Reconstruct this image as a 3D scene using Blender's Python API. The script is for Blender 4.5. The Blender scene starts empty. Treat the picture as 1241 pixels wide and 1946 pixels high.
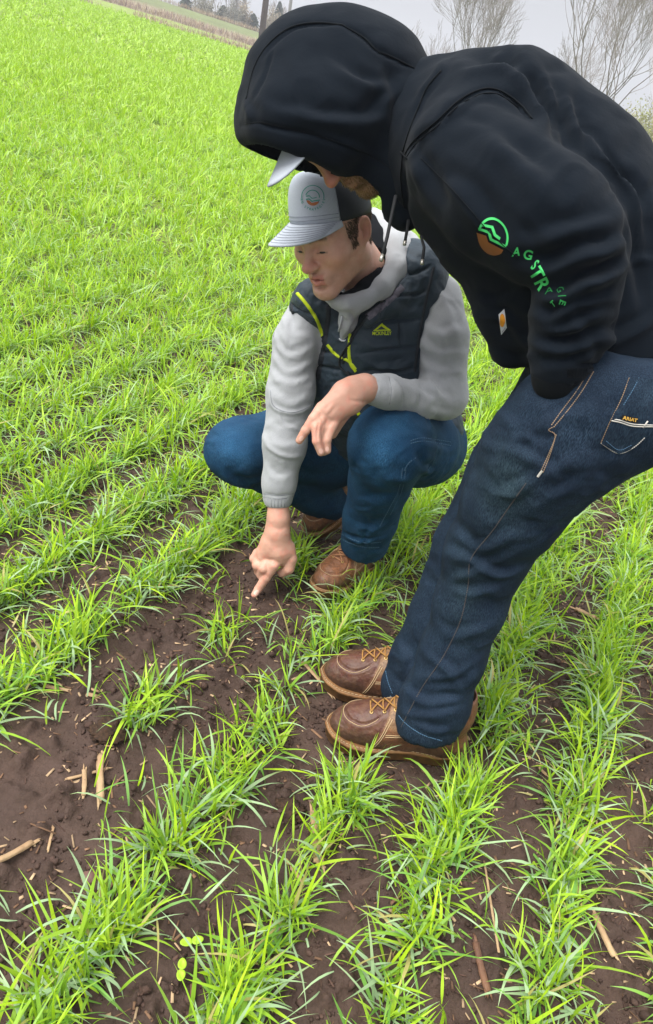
import bpy, bmesh, math, random
import numpy as np
from mathutils import Vector, Matrix
from mathutils.bvhtree import BVHTree

# ------------------------------------------------------------------ camera, sky, sun, exposure
F = 1470.0; S = 1.06; HC = 1.2 * S
PITCH = math.radians(29.3); ROLL = math.radians(12.0)
DOWN = np.array([-math.sin(ROLL)*math.cos(PITCH), math.cos(ROLL)*math.cos(PITCH), math.sin(PITCH)])
RIGHT = np.array([math.cos(ROLL), math.sin(ROLL), 0.0])
FWD = np.cross(DOWN, RIGHT); FWD /= np.linalg.norm(FWD)
if FWD[2] < 0: FWD = -FWD
MW = np.array([RIGHT, FWD, -DOWN])            # camera frame (x right, y down, z forward) -> world axes
scene = bpy.context.scene
col = scene.collection
cam_d = bpy.data.cameras.new('camera'); cam = bpy.data.objects.new('camera', cam_d); col.objects.link(cam)
cam_d.sensor_fit = 'VERTICAL'; cam_d.sensor_height = 24.0; cam_d.lens = F/1946.0*24.0
cam_d.clip_start = 0.05; cam_d.clip_end = 2000
cx, cy, cz = MW@np.array([1,0,0]), MW@np.array([0,-1,0]), MW@np.array([0,0,-1])
cam.matrix_world = Matrix(((cx[0],cy[0],cz[0],0),(cx[1],cy[1],cz[1],0),(cx[2],cy[2],cz[2],HC),(0,0,0,1)))
scene.camera = cam
scene.view_settings.view_transform = 'Standard'; scene.view_settings.look = 'None'
scene.view_settings.exposure = 1.58; scene.view_settings.gamma = 1.0
scene.view_settings.use_curve_mapping = False

SUN_EL, SUN_AZ = 60.0, -125.0                   # azimuth from +Y towards +X
world = bpy.data.worlds.new('World'); scene.world = world; world.use_nodes = True
wn, wl = world.node_tree.nodes, world.node_tree.links
wn.clear()
w_out = wn.new('ShaderNodeOutputWorld'); w_bg = wn.new('ShaderNodeBackground')
w_sky = wn.new('ShaderNodeTexSky'); w_sky.sky_type = 'NISHITA'; w_sky.sun_disc = False
w_sky.sun_elevation = math.radians(SUN_EL); w_sky.sun_rotation = math.radians(SUN_AZ)
w_hsv = wn.new('ShaderNodeHueSaturation'); w_hsv.inputs['Saturation'].default_value = 0.12; w_hsv.inputs['Value'].default_value = 0.10
wl.new(w_sky.outputs[0], w_hsv.inputs['Color'])
w_geo = wn.new('ShaderNodeTexCoord'); w_sep = wn.new('ShaderNodeSeparateXYZ'); wl.new(w_geo.outputs['Generated'], w_sep.inputs[0])
w_rmp = wn.new('ShaderNodeValToRGB'); wl.new(w_sep.outputs['Z'], w_rmp.inputs[0])
e = w_rmp.color_ramp.elements
e[0].position = 0.0; e[0].color = (0.176,0.180,0.193,1)
e[1].position = 0.75; e[1].color = (0.87,0.88,0.90,1)
q = w_rmp.color_ramp.elements.new(0.14); q.color = (0.194,0.198,0.212,1)
w_mix = wn.new('ShaderNodeMixRGB'); w_mix.inputs[0].default_value = 0.06
wl.new(w_rmp.outputs[0], w_mix.inputs[1]); wl.new(w_hsv.outputs[0], w_mix.inputs[2])
wl.new(w_mix.outputs[0], w_bg.inputs[0]); w_bg.inputs[1].default_value = 1.0
wl.new(w_bg.outputs[0], w_out.inputs[0])
sun_d = bpy.data.lights.new('sun', 'SUN'); sun = bpy.data.objects.new('sun', sun_d); col.objects.link(sun)
sun_d.energy = 2.0; sun_d.angle = math.radians(40); sun_d.color = (1.0, 0.97, 0.92)
_a, _e = math.radians(SUN_AZ), math.radians(SUN_EL)
_sd = Vector((math.sin(_a)*math.cos(_e), math.cos(_a)*math.cos(_e), math.sin(_e)))
sun.rotation_euler = _sd.to_track_quat('Z', 'Y').to_euler(); sun.location = _sd*30

# ------------------------------------------------------------------ helpers
def C(px, py, z):
    """photo pixel + depth -> metres in the camera frame"""
    return np.array([(px-620.5)/F*z*S, (py-973.0)/F*z*S, z*S])
def toW(c):
    c = np.asarray(c, float)
    w = c@MW.T
    w[..., 2] += HC
    return w
def toC(w):
    w = np.array(w, float); w[..., 2] -= HC
    return w@MW
def G(px, py, h=0.0):
    """world point on the level ground under a photo pixel"""
    r = np.array([(px-620.5)/F, (py-973.0)/F, 1.0]); z = (HC-h)/r.dot(DOWN)
    return toW(r*z)
def pxof(c):
    return c[..., 0]/c[..., 2]*F+620.5, c[..., 1]/c[..., 2]*F+973.0

_tab = np.random.default_rng(7).random((64, 64, 64)).astype(np.float32)
def vnoise(p):
    i = np.floor(p).astype(np.int64); f = (p-i).astype(np.float32); f = f*f*(3-2*f); i &= 63; j = (i+1) & 63
    x0, y0, z0 = i[...,0], i[...,1], i[...,2]; x1, y1, z1 = j[...,0], j[...,1], j[...,2]
    fx, fy, fz = f[...,0], f[...,1], f[...,2]
    a = _tab[x0,y0,z0]*(1-fx)+_tab[x1,y0,z0]*fx; b = _tab[x0,y1,z0]*(1-fx)+_tab[x1,y1,z0]*fx
    c = _tab[x0,y0,z1]*(1-fx)+_tab[x1,y0,z1]*fx; d = _tab[x0,y1,z1]*(1-fx)+_tab[x1,y1,z1]*fx
    return ((a*(1-fy)+b*fy)*(1-fz)+(c*(1-fy)+d*fy)*fz)*2-1
def fbm(p, o=3):
    s = 0; a = 1.0; t = 0
    for k in range(o): s = s+a*vnoise(p*(2.03**k)+k*11.3); t += a; a *= .5
    return s/t
def sstep(x, a, b):
    t = np.clip((x-a)/(b-a), 0, 1); return t*t*(3-2*t)

# ---- signed distance modelling
class Field:
    def __init__(s, lo, hi, vox):
        s.lo = np.array(lo, float); s.v = vox
        s.n = np.maximum(np.ceil((np.array(hi)-s.lo)/vox).astype(int)+1, 4)
        s.f = np.full(s.n, 1.0, np.float32)
        s.ax = [s.lo[i]+np.arange(s.n[i])*vox for i in range(3)]
    def box(s, lo, hi):
        a = [max(0, int((lo[i]-s.lo[i])/s.v)) for i in range(3)]
        b = [min(s.n[i], int((hi[i]-s.lo[i])/s.v)+2) for i in range(3)]
        if any(b[i] <= a[i] for i in range(3)): return None, None
        sl = tuple(slice(a[i], b[i]) for i in range(3))
        g = np.stack(np.meshgrid(*[s.ax[i][sl[i]].astype(np.float32) for i in range(3)], indexing='ij'), -1)
        return sl, g
    def comb(s, sl, d, k, op):
        a = s.f[sl]
        if op == 'sub': d = -d
        if op == 'add':
            if k <= 0: s.f[sl] = np.minimum(a, d)
            else:
                h = np.clip(.5+.5*(a-d)/k, 0, 1); s.f[sl] = a*(1-h)+d*h-k*h*(1-h)
        else:
            if k <= 0: s.f[sl] = np.maximum(a, d)
            else:
                h = np.clip(.5-.5*(a-d)/k, 0, 1); s.f[sl] = a*(1-h)+d*h+k*h*(1-h)
    def cone(s, a, b, ra, rb, k=.02, op='add', flat=None):
        a = np.array(a, float); b = np.array(b, float); m = max(ra, rb)*1.3+k+3*s.v
        sl, g = s.box(np.minimum(a, b)-m, np.maximum(a, b)+m)
        if sl is None: return
        ab = (b-a).astype(np.float32); L = max(float(ab@ab), 1e-12)
        p = g-a.astype(np.float32)
        t = np.clip((p@ab)/L, 0, 1); q = p-t[..., None]*ab
        if flat is not None:
            n, sc = flat; n = np.array(n, np.float32); n /= np.linalg.norm(n)
            q = q+((q@n)*(1/sc-1))[..., None]*n
        d = np.sqrt((q*q).sum(-1))-(ra+(rb-ra)*t)
        s.comb(sl, d, k, op)
    def ell(s, c, r, R=None, k=.02, op='add'):
        c = np.array(c, float); r = np.array(r, float); m = r.max()*1.15+k+3*s.v
        sl, g = s.box(c-m, c+m)
        if sl is None: return
        p = g-c.astype(np.float32)
        if R is not None: p = p@np.array(R, np.float32)
        k0 = np.sqrt(((p/r.astype(np.float32))**2).sum(-1)); k1 = np.sqrt(((p/(r**2).astype(np.float32))**2).sum(-1))+1e-9
        s.comb(sl, (k0*(k0-1)/k1).astype(np.float32), k, op)
    def chain(s, pts, k=.02, kc=.006, op='add', flat=None):
        """pts: (px,py,z,rpx) in the photo's pixels and depth; becomes real metres"""
        for a, b in zip(pts[:-1], pts[1:]):
            s.cone(C(*a[:3]), C(*b[:3]), a[3]/F*a[2]*S, b[3]/F*b[2]*S, k if op != 'add' else max(kc, k), op, flat)
    def plane(s, p, n, k=.004):
        n = np.array(n, float); n /= np.linalg.norm(n)
        g = np.stack(np.meshgrid(*[x.astype(np.float32) for x in s.ax], indexing='ij'), -1)
        d = (g-np.array(p, np.float32))@n.astype(np.float32)      # keeps the side opposite n
        s.comb((slice(None),)*3, d, k, 'int')
    def mesh(s, smooth=2):
        f = s.f; f[0], f[-1] = .1, .1; f[:,0], f[:,-1] = .1, .1; f[:,:,0], f[:,:,-1] = .1, .1
        ins = f < 0; nx, ny, nz = f.shape
        cnt = np.zeros((nx-1, ny-1, nz-1), np.int8)
        cs = [(i,j,k) for i in (0,1) for j in (0,1) for k in (0,1)]
        for i,j,k in cs: cnt += ins[i:nx-1+i, j:ny-1+j, k:nz-1+k]
        act = (cnt > 0) & (cnt < 8); idx = np.argwhere(act)
        vid = np.full(act.shape, -1, np.int64); vid[tuple(idx.T)] = np.arange(len(idx))
        val = {c: f[idx[:,0]+c[0], idx[:,1]+c[1], idx[:,2]+c[2]] for c in cs}
        acc = np.zeros((len(idx), 3)); w = np.zeros(len(idx))
        for c in cs:
            for ax in range(3):
                if c[ax] == 0:
                    d = list(c); d[ax] = 1; d = tuple(d); a, b = val[c], val[d]
                    m = (a < 0) != (b < 0); t = np.where(m, a/np.where(m, a-b, 1), 0)
                    p = np.tile(np.array(c, float), (len(idx), 1)); p[:, ax] = t
                    acc[m] += p[m]; w += m
        V = s.lo+(idx+acc/w[:, None])*s.v
        Q = []
        for ax in range(3):
            u, v = (ax+1) % 3, (ax+2) % 3
            sl0 = [slice(None)]*3; sl1 = [slice(None)]*3; sl0[ax] = slice(0, -1); sl1[ax] = slice(1, None)
            a, b = ins[tuple(sl0)], ins[tuple(sl1)]
            e = np.argwhere(a != b); e = e[(e[:, u] > 0) & (e[:, v] > 0) & (e[:, u] < f.shape[u]-1) & (e[:, v] < f.shape[v]-1)]
            fl = a[tuple(e.T)]
            def at(du, dv):
                q = e.copy(); q[:, u] -= du; q[:, v] -= dv; return vid[tuple(q.T)]
            q = np.stack([at(1,1), at(0,1), at(0,0), at(1,0)], 1)
            q[~fl] = q[~fl][:, ::-1]; Q.append(q)
        Q = np.concatenate(Q); Q = Q[(Q >= 0).all(1)]
        for _ in range(smooth): V = lap(V, Q, .5)
        return V, Q
def lap(V, Q, l):
    A = np.zeros_like(V); n = np.zeros(len(V))
    for i in range(4):
        a, b = Q[:, i], Q[:, (i+1) % 4]
        for k in range(3): A[:, k] += np.bincount(a, V[b, k], len(V))+np.bincount(b, V[a, k], len(V))
        n += np.bincount(a, minlength=len(V))+np.bincount(b, minlength=len(V))
    n = np.maximum(n, 1)
    return V+l*(A/n[:, None]-V)
def normals(V, Q):
    n = np.cross(V[Q[:,2]]-V[Q[:,0]], V[Q[:,3]]-V[Q[:,1]]); N = np.zeros_like(V)
    for i in range(4):
        for k in range(3): N[:, k] += np.bincount(Q[:, i], n[:, k], len(V))
    return N/(np.linalg.norm(N, axis=1, keepdims=True)+1e-12)
def segdist(x, y, path):
    best = np.full(x.shape, 1e9); side = np.zeros(x.shape); par = np.zeros(x.shape)
    P = np.array(path, float); L = np.concatenate([[0], np.cumsum(np.linalg.norm(np.diff(P, axis=0), axis=1))]); T = L[-1]
    for k in range(len(P)-1):
        a, d = P[k], P[k+1]-P[k]; l2 = max(d@d, 1e-9)
        t = np.clip(((x-a[0])*d[0]+(y-a[1])*d[1])/l2, 0, 1)
        qx, qy = x-(a[0]+t*d[0]), y-(a[1]+t*d[1]); dd = np.hypot(qx, qy); m = dd < best
        best = np.where(m, dd, best); side = np.where(m, np.sign(d[0]*qy-d[1]*qx), side)
        par = np.where(m, (L[k]+t*(L[k+1]-L[k]))/T, par)
    return best, side, par
def spline(path, n=8):
    P = np.array(path, float)
    if len(P) < 3: return P
    E = np.vstack([2*P[0]-P[1], P, 2*P[-1]-P[-2]]); out = []
    for i in range(1, len(E)-2):
        for t in np.arange(n)/n:
            a, b, c, d = E[i-1], E[i], E[i+1], E[i+2]
            out.append(.5*((2*b)+(-a+c)*t+(2*a-5*b+4*c-d)*t*t+(-a+3*b-3*c+d)*t**3))
    out.append(P[-1]); return np.array(out)
CR1 = np.array([[1,.6,0],[-.25,.9,.2],[0,.2,.5]])
CR2 = np.array([[.5,-.9,0],[.6,.5,.1],[.2,0,.6]])
def folds(V, Q, strokes, noise=None):
    """push cloth in or out along drawn creases, on the surface that faces them"""
    N = normals(V, Q); view = V/np.linalg.norm(V, axis=1, keepdims=True)
    face = sstep(-(N*view).sum(1), -.1, .25); x, y = pxof(V); D = np.zeros(len(V)); Df = np.zeros(len(V))
    wx, wy = fbm(V/.045+3, 2), fbm(V/.045+31, 2); am_ = .75+.7*fbm(V/.07+17, 2); x = x+0; y = y+0
    for st in strokes:
        path, w, amp = st[:3]
        P = spline(path, 5); lo, hi = P.min(0)-3*w, P.max(0)+3*w
        m = (x > lo[0]) & (x < hi[0]) & (y > lo[1]) & (y < hi[1]) & (face > 0)
        if not m.any(): continue
        k_ = min(1.0, w/7)*9*(w > 4.5); d, sd, t = segdist(x[m]+wx[m]*k_, y[m]+wy[m]*k_, P); e = np.sin(np.pi*np.clip(t, .02, .98))**.5
        s_ = d*sd/w
        if len(st) > 3 and st[3] == 's': v = amp*s_*np.exp(-s_*s_)*2.3       # ridge one side, valley other
        else: v = amp*np.exp(-(d/w)**2)
        v = v*1.5*(am_[m] if w > 4.5 else 1)
        (D if w > 5.5 else Df)[m] += v*e
    for _ in range(4): D = lap(np.stack([D]*3, 1), Q, .6)[:, 0]
    D = D+Df
    if noise:
        for nn in noise:
            if len(nn) == 3: D += nn[1]*fbm(V/nn[0]+nn[2])
            else:                                   # sharp little creases
                q_ = V@np.array(nn[3]).T/nn[0]+nn[2]; D += nn[1]*(1-2.2*np.abs(vnoise(q_+.5*np.stack([vnoise(q_*1.7)]*3, 1))))*sstep(fbm(V/.11+nn[2]+40, 2), -.25, .35)
    return V+N*(D*np.where(True, np.maximum(face, .25), 1))[:, None]*S

# ---- object making
def new_mesh(name, V, Q, mats=(), vcol=None, mi=None, smooth=True):
    me = bpy.data.meshes.new(name)
    V = np.asarray(V, np.float32)
    if isinstance(Q, np.ndarray):
        k = Q.shape[1]; me.vertices.add(len(V)); me.vertices.foreach_set('co', V.ravel())
        me.loops.add(Q.size); me.loops.foreach_set('vertex_index', Q.astype(np.int32).ravel())
        me.polygons.add(len(Q)); me.polygons.foreach_set('loop_start', np.arange(0, Q.size, k, dtype=np.int32))
        me.update(calc_edges=True); me.validate()
    else:
        me.from_pydata([tuple(map(float, v)) for v in V], [], [tuple(map(int, q)) for q in Q]); me.update()
    for m in mats: me.materials.append(m)
    if smooth: me.polygons.foreach_set('use_smooth', np.ones(len(me.polygons), bool))
    if mi is not None: me.polygons.foreach_set('material_index', np.asarray(mi, np.int32))
    if vcol is not None:
        a = me.color_attributes.new('tint', 'FLOAT_COLOR', 'POINT')
        c = np.ones((len(V), 4), np.float32); c[:, :3] = vcol; a.data.foreach_set('color', c.ravel())
    return me
def obj(name, me, parent=None, loc=None):
    o = bpy.data.objects.new(name, me); col.objects.link(o)
    if parent is not None:
        o.parent = parent
    elif loc is not None: o.location = loc
    return o
def tag(o, label=None, cat=None, group=None, kind=None):
    if label: o['label'] = label
    if cat: o['category'] = cat
    if group: o['group'] = group
    if kind: o['kind'] = kind
    return o
def rootloc(o):
    l = np.zeros(3)
    while o is not None: l += np.array(o.location); o = o.parent
    return l
def place(name, Vw, Q, mats, parent=None, base=None, **kw):
    """link a world-space mesh as an object whose origin sits at base (or at its parent's)"""
    if parent is not None: off = rootloc(parent)
    else: off = np.array(base if base is not None else [0, 0, 0], float)
    if not isinstance(mats, (list, tuple)): mats = [mats]
    return obj(name, new_mesh(name, np.asarray(Vw)-off, Q, mats, **kw), parent, None if parent is not None else off)
def tube(P, r, n=8, caps=True):
    """swept tube; P (m,3), r scalar or per point (may be (m,2) for flattened)"""
    P = np.array(P, float); m = len(P); T = np.gradient(P, axis=0); T /= np.linalg.norm(T, axis=1, keepdims=True)+1e-12
    up = np.array([0, 0, 1.0]) if abs(T[0, 2]) < .9 else np.array([1.0, 0, 0]); rs = np.broadcast_to(np.array(r, float).reshape(-1, 1) if np.ndim(r) <= 1 else r, (m, 1 if np.ndim(r) <= 1 else 2))
    V = []; u = np.cross(T[0], up); u /= np.linalg.norm(u)
    for i in range(m):
        u = u-T[i]*(u@T[i]); u /= np.linalg.norm(u)+1e-12; v = np.cross(T[i], u)
        ra = rs[i, 0]; rb = rs[i, -1]
        for k in range(n):
            a = 2*math.pi*k/n; V.append(P[i]+u*math.cos(a)*ra+v*math.sin(a)*rb)
    Q = [(i*n+k, i*n+(k+1) % n, (i+1)*n+(k+1) % n, (i+1)*n+k) for i in range(m-1) for k in range(n)]
    if caps: Q += [tuple(range(n))[::-1], tuple(range((m-1)*n, m*n))]
    return np.array(V), Q
def merge(parts):
    V, Q, o = [], [], 0
    for v, q in parts:
        V.append(np.asarray(v)); Q += [tuple(int(i)+o for i in f) for f in q]; o += len(v)
    return np.concatenate(V), Q

# ---- surface projection for seams, prints and trims
class Skin:
    def __init__(s, V, Q):
        s.b = BVHTree.FromPolygons([Vector(v) for v in V], [tuple(map(int, q)) for q in Q]); s.z = None
    def hit(s, px, py):
        d = Vector(((px-620.5)/F, (py-973.0)/F, 1)).normalized()
        l, n, i, t = s.b.ray_cast(Vector((0, 0, 0)), d)
        if l is None: return None
        if n.dot(d) > 0: n = -n
        return l, n
def seam(skin, path, rpx, off=0.0, dash=None, n=6):
    """thin cord lying on a garment along a drawn path"""
    P = spline(path, 6); seg = np.concatenate([[0], np.cumsum(np.linalg.norm(np.diff(P, axis=0), axis=1))])
    m = max(3, int(seg[-1]/4)); tt = np.linspace(0, seg[-1], m)
    X = np.interp(tt, seg, P[:, 0]); Y = np.interp(tt, seg, P[:, 1]); pts = []
    for x, y in zip(X, Y):
        h = skin.hit(x, y)
        if h: pts.append(np.array(h[0]+h[1]*off))
    if len(pts) < 3: return None
    pts = np.array(pts)
    for _ in range(2): pts[1:-1] = pts[1:-1]*.5+(pts[:-2]+pts[2:])*.25
    out = []
    r = rpx/F*pts[:, 2].mean()
    if dash:
        k = 0
        dense = np.array([np.interp(np.linspace(0, len(pts)-1, len(pts)*4), np.arange(len(pts)), pts[:, i]) for i in range(3)]).T
        a, b = dash; i = 0
        while i+a < len(dense):
            out.append(tube(dense[i:i+a+1], r, n)); i += a+b
        if not out: return None
    else: out.append(tube(pts, r, n))
    return merge(out)
def ribbon(skin, path, wpx, th=.0015, w2=None):
    P = spline(path, 6); seg = np.concatenate([[0], np.cumsum(np.linalg.norm(np.diff(P, axis=0), axis=1))])
    m = max(3, int(seg[-1]/4)); tt = np.linspace(0, seg[-1], m)
    X = np.interp(tt, seg, P[:, 0]); Y = np.interp(tt, seg, P[:, 1])
    ok = [all(skin.hit(x+dx, y+dy) for dx in (-wpx*.5, wpx*.5) for dy in (-wpx*.4, wpx*.4)) for x, y in zip(X, Y)]
    if sum(ok) < 3: return None
    X, Y, tt = X[ok], Y[ok], tt[ok]; m = len(X); T = np.gradient(np.stack([X, Y], 1), axis=0); T /= np.linalg.norm(T, axis=1, keepdims=True)+1e-9
    nx, ny = -T[:, 1], T[:, 0]; W = np.linspace(wpx, w2 if w2 else wpx, m)/2; k = 5; V = []
    for i in range(m):
        for j, s_ in enumerate(np.linspace(-1, 1, k)):
            h = skin.hit(X[i]+nx[i]*W[i]*s_, Y[i]+ny[i]*W[i]*s_)
            if h is None: h = skin.hit(X[i], Y[i])
            if h is None: return None
            l = th*S if 0 < j < k-1 else -.001
            V.append(np.array(h[0]+h[1]*l))
    Q = [(i*k+j, i*k+j+1, (i+1)*k+j+1, (i+1)*k+j) for i in range(m-1) for j in range(k-1)]
    return np.array(V), Q
def decal(skin, polys, th=.0012, cell=5.0):
    """flat printed shape: polygons in photo pixels, laid on the cloth as thin raised print"""
    bm = bmesh.new()
    for P in polys:
        vs = [bm.verts.new((x, y, 0)) for x, y in P]
        try: bm.faces.new(vs)
        except ValueError: pass
    bmesh.ops.triangulate(bm, faces=bm.faces[:])
    return _drape(bm, skin, th, cell)
def _drape(bm, skin, th, cell):
    for _ in range(6):
        es = [e for e in bm.edges if e.calc_length() > cell]
        if not es: break
        bmesh.ops.subdivide_edges(bm, edges=es, cuts=1)
        bmesh.ops.triangulate(bm, faces=bm.faces[:])
    V = []; ok = True
    for v in bm.verts:
        h = skin.hit(v.co.x, v.co.y)
        if h is None: h = (Vector(C(v.co.x, v.co.y, 1.5)), Vector((0, 0, -1)))
        V.append(np.array(h[0]+h[1]*th*S))
    bm.verts.index_update(); Q = [tuple(v.index for v in f.verts) for f in bm.faces]; bm.free()
    return np.array(V), Q
def letters(skin, txt, at, size, ang, th=.0012, shx=1.0, bold=0.0, shear=0.0, cell=4.0):
    """characters centred at a pixel, angle in degrees clockwise"""
    cu = bpy.data.curves.new('t', 'FONT'); cu.body = txt; cu.size = 1; cu.align_x = 'CENTER'; cu.align_y = 'CENTER'; cu.offset = bold
    o = bpy.data.objects.new('t', cu); col.objects.link(o); dg = bpy.context.evaluated_depsgraph_get()
    me = bpy.data.meshes.new_from_object(o.evaluated_get(dg)); bm = bmesh.new(); bm.from_mesh(me)
    bpy.data.objects.remove(o); bpy.data.curves.remove(cu); bpy.data.meshes.remove(me)
    bmesh.ops.triangulate(bm, faces=bm.faces[:])
    ca, sa = math.cos(math.radians(ang)), math.sin(math.radians(ang))
    for v in bm.verts:
        x, y = v.co.x*size*shx+v.co.y*shear*size, -v.co.y*size
        v.co = (at[0]+x*ca-y*sa, at[1]+x*sa+y*ca, 0)
    return _drape(bm, skin, th, cell)

# ------------------------------------------------------------------ materials
def mat(name, base=(.5,.5,.5), rough=.8, spec=.3, sheen=0, attr=False, bump=None, var=None, coat=0, metal=0, wave=None):
    m = bpy.data.materials.new(name); m.use_nodes = True; nt = m.node_tree; n, l = nt.nodes, nt.links
    b = n['Principled BSDF']; b.inputs['Roughness'].default_value = rough; b.inputs['Specular IOR Level'].default_value = spec
    b.inputs['Base Color'].default_value = (*base, 1); b.inputs['Metallic'].default_value = metal
    if sheen: b.inputs['Sheen Weight'].default_value = sheen; b.inputs['Sheen Roughness'].default_value = .5
    if coat: b.inputs['Coat Weight'].default_value = coat; b.inputs['Coat Roughness'].default_value = .25
    tc = n.new('ShaderNodeTexCoord'); src = None
    if attr:
        a = n.new('ShaderNodeAttribute'); a.attribute_name = 'tint'; src = a.outputs['Color']
    if var:                                   # (scale, amount, second colour)
        for sc, amt, c2 in (var if isinstance(var, list) else [var]):
            t = n.new('ShaderNodeTexNoise'); t.inputs['Scale'].default_value = sc; t.inputs['Detail'].default_value = 4
            l.new(tc.outputs['Object'], t.inputs['Vector'])
            r = n.new('ShaderNodeMapRange'); r.inputs['From Min'].default_value = .35; r.inputs['From Max'].default_value = .68
            r.inputs['To Max'].default_value = amt; l.new(t.outputs['Fac'], r.inputs['Value'])
            mx = n.new('ShaderNodeMixRGB'); l.new(r.outputs[0], mx.inputs[0]); mx.inputs[2].default_value = (*c2, 1)
            if src: l.new(src, mx.inputs[1])
            else: mx.inputs[1].default_value = (*base, 1)
            src = mx.outputs[0]
    if src: l.new(src, b.inputs['Base Color'])
    prev = None
    for sc, st in (bump or []):
        t = n.new('ShaderNodeTexNoise'); t.inputs['Scale'].default_value = sc; t.inputs['Detail'].default_value = 3
        l.new(tc.outputs['Object'], t.inputs['Vector'])
        bp = n.new('ShaderNodeBump'); bp.inputs['Strength'].default_value = st; bp.inputs['Distance'].default_value = .6/sc
        l.new(t.outputs['Fac'], bp.inputs['Height'])
        if prev: l.new(prev, bp.inputs['Normal'])
        prev = bp.outputs[0]
    if wave:                                  # (scale, strength, direction vector as mapping rotation)
        sc, st, rot = wave
        mp = n.new('ShaderNodeMapping'); mp.inputs['Rotation'].default_value = rot; l.new(tc.outputs['Object'], mp.inputs[0])
        w = n.new('ShaderNodeTexWave'); w.inputs['Scale'].default_value = sc; w.inputs['Distortion'].default_value = .6; l.new(mp.outputs[0], w.inputs['Vector'])
        bp = n.new('ShaderNodeBump'); bp.inputs['Strength'].default_value = st; bp.inputs['Distance'].default_value = .002
        l.new(w.outputs['Fac'], bp.inputs['Height'])
        if prev: l.new(prev, bp.inputs['Normal'])
        prev = bp.outputs[0]
    if prev: l.new(prev, b.inputs['Normal'])
    return m
def denim(name, c1, c2, rot):
    m = bpy.data.materials.new(name); m.use_nodes = True; n, l = m.node_tree.nodes, m.node_tree.links
    b = n['Principled BSDF']; b.inputs['Roughness'].default_value = .85; b.inputs['Specular IOR Level'].default_value = .15
    tc = n.new('ShaderNodeTexCoord'); mp = n.new('ShaderNodeMapping'); mp.inputs['Rotation'].default_value = rot; mp.inputs['Scale'].default_value = (1, 1, .16)
    l.new(tc.outputs['Object'], mp.inputs[0])
    a = n.new('ShaderNodeTexNoise'); a.inputs['Scale'].default_value = 800; a.inputs['Detail'].default_value = 3; l.new(mp.outputs[0], a.inputs['Vector'])
    c = n.new('ShaderNodeTexNoise'); c.inputs['Scale'].default_value = 14; c.inputs['Detail'].default_value = 5; l.new(tc.outputs['Object'], c.inputs['Vector'])
    at = n.new('ShaderNodeAttribute'); at.attribute_name = 'tint'
    r1 = n.new('ShaderNodeMapRange'); r1.inputs['From Min'].default_value = .40; r1.inputs['From Max'].default_value = .72; r1.inputs['To Min'].default_value = .12; l.new(a.outputs['Fac'], r1.inputs['Value'])
    r2 = n.new('ShaderNodeMapRange'); r2.inputs['From Min'].default_value = .3; r2.inputs['From Max'].default_value = .7; r2.inputs['To Min'].default_value = .3; r2.inputs['To Max'].default_value = 1; l.new(c.outputs['Fac'], r2.inputs['Value'])
    mu = n.new('ShaderNodeMath'); mu.operation = 'MULTIPLY'; l.new(r1.outputs[0], mu.inputs[0]); l.new(r2.outputs[0], mu.inputs[1])
    mx = n.new('ShaderNodeMixRGB'); l.new(mu.outputs[0], mx.inputs[0]); mx.inputs[1].default_value = (*c1, 1); mx.inputs[2].default_value = (*c2, 1)
    m2 = n.new('ShaderNodeMixRGB'); m2.blend_type = 'MULTIPLY'; m2.inputs[0].default_value = 1; l.new(mx.outputs[0], m2.inputs[1]); l.new(at.outputs['Color'], m2.inputs[2])
    l.new(m2.outputs[0], b.inputs['Base Color'])
    bp = n.new('ShaderNodeBump'); bp.inputs['Strength'].default_value = .25; bp.inputs['Distance'].default_value = .0012; l.new(a.outputs['Fac'], bp.inputs['Height']); l.new(bp.outputs[0], b.inputs['Normal'])
    return m
def leafmat(name, trans=.35, rough=.45):
    m = bpy.data.materials.new(name); m.use_nodes = True; n, l = m.node_tree.nodes, m.node_tree.links
    b = n['Principled BSDF']; b.inputs['Roughness'].default_value = rough; b.inputs['Specular IOR Level'].default_value = .35
    at = n.new('ShaderNodeAttribute'); at.attribute_name = 'tint'; l.new(at.outputs['Color'], b.inputs['Base Color'])
    t = n.new('ShaderNodeBsdfTranslucent'); h = n.new('ShaderNodeHueSaturation'); h.inputs['Saturation'].default_value = 1.1; h.inputs['Value'].default_value = 1.15
    l.new(at.outputs['Color'], h.inputs['Color']); l.new(h.outputs[0], t.inputs[0])
    mx = n.new('ShaderNodeMixShader'); mx.inputs[0].default_value = trans
    l.new(b.outputs[0], mx.inputs[1]); l.new(t.outputs[0], mx.inputs[2]); l.new(mx.outputs[0], n['Material Output'].inputs[0])
    return m
M = {}
M['fleece'] = mat('black_fleece', (.0032,.0056,.0092), .97, .08, sheen=.03, bump=[(900,.25),(160,.12)], var=(40,.35,(.0045,.007,.0105)))
M['rib'] = mat('black_rib_knit', (.0032,.0045,.006), .95, .1, sheen=.02, bump=[(500,.3)])
M['lining'] = mat('dark_lining', (.006,.007,.009), .95, .1, bump=[(600,.3)])
M['cord'] = mat('black_cord', (.012,.013,.015), .8, .3, bump=[(900,.4)])
M['jersey'] = mat('grey_jersey', (.32,.33,.345), .95, .15, sheen=.15, bump=[(700,.2),(90,.08)], var=[(450,.35,(.22,.23,.245)),(25,.3,(.31,.32,.33))])
M['jersey_seam'] = mat('grey_jersey_seam', (.21,.22,.235), .95, .15)
M['vest'] = mat('navy_quilt', (.017,.031,.045), .6, .3, sheen=.05, bump=[(60,.25),(300,.1)], var=(25,.5,(.024,.035,.048)))
M['vest_dark'] = mat('vest_trim', (.012,.015,.02), .7, .3, bump=[(300,.2)])
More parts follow.
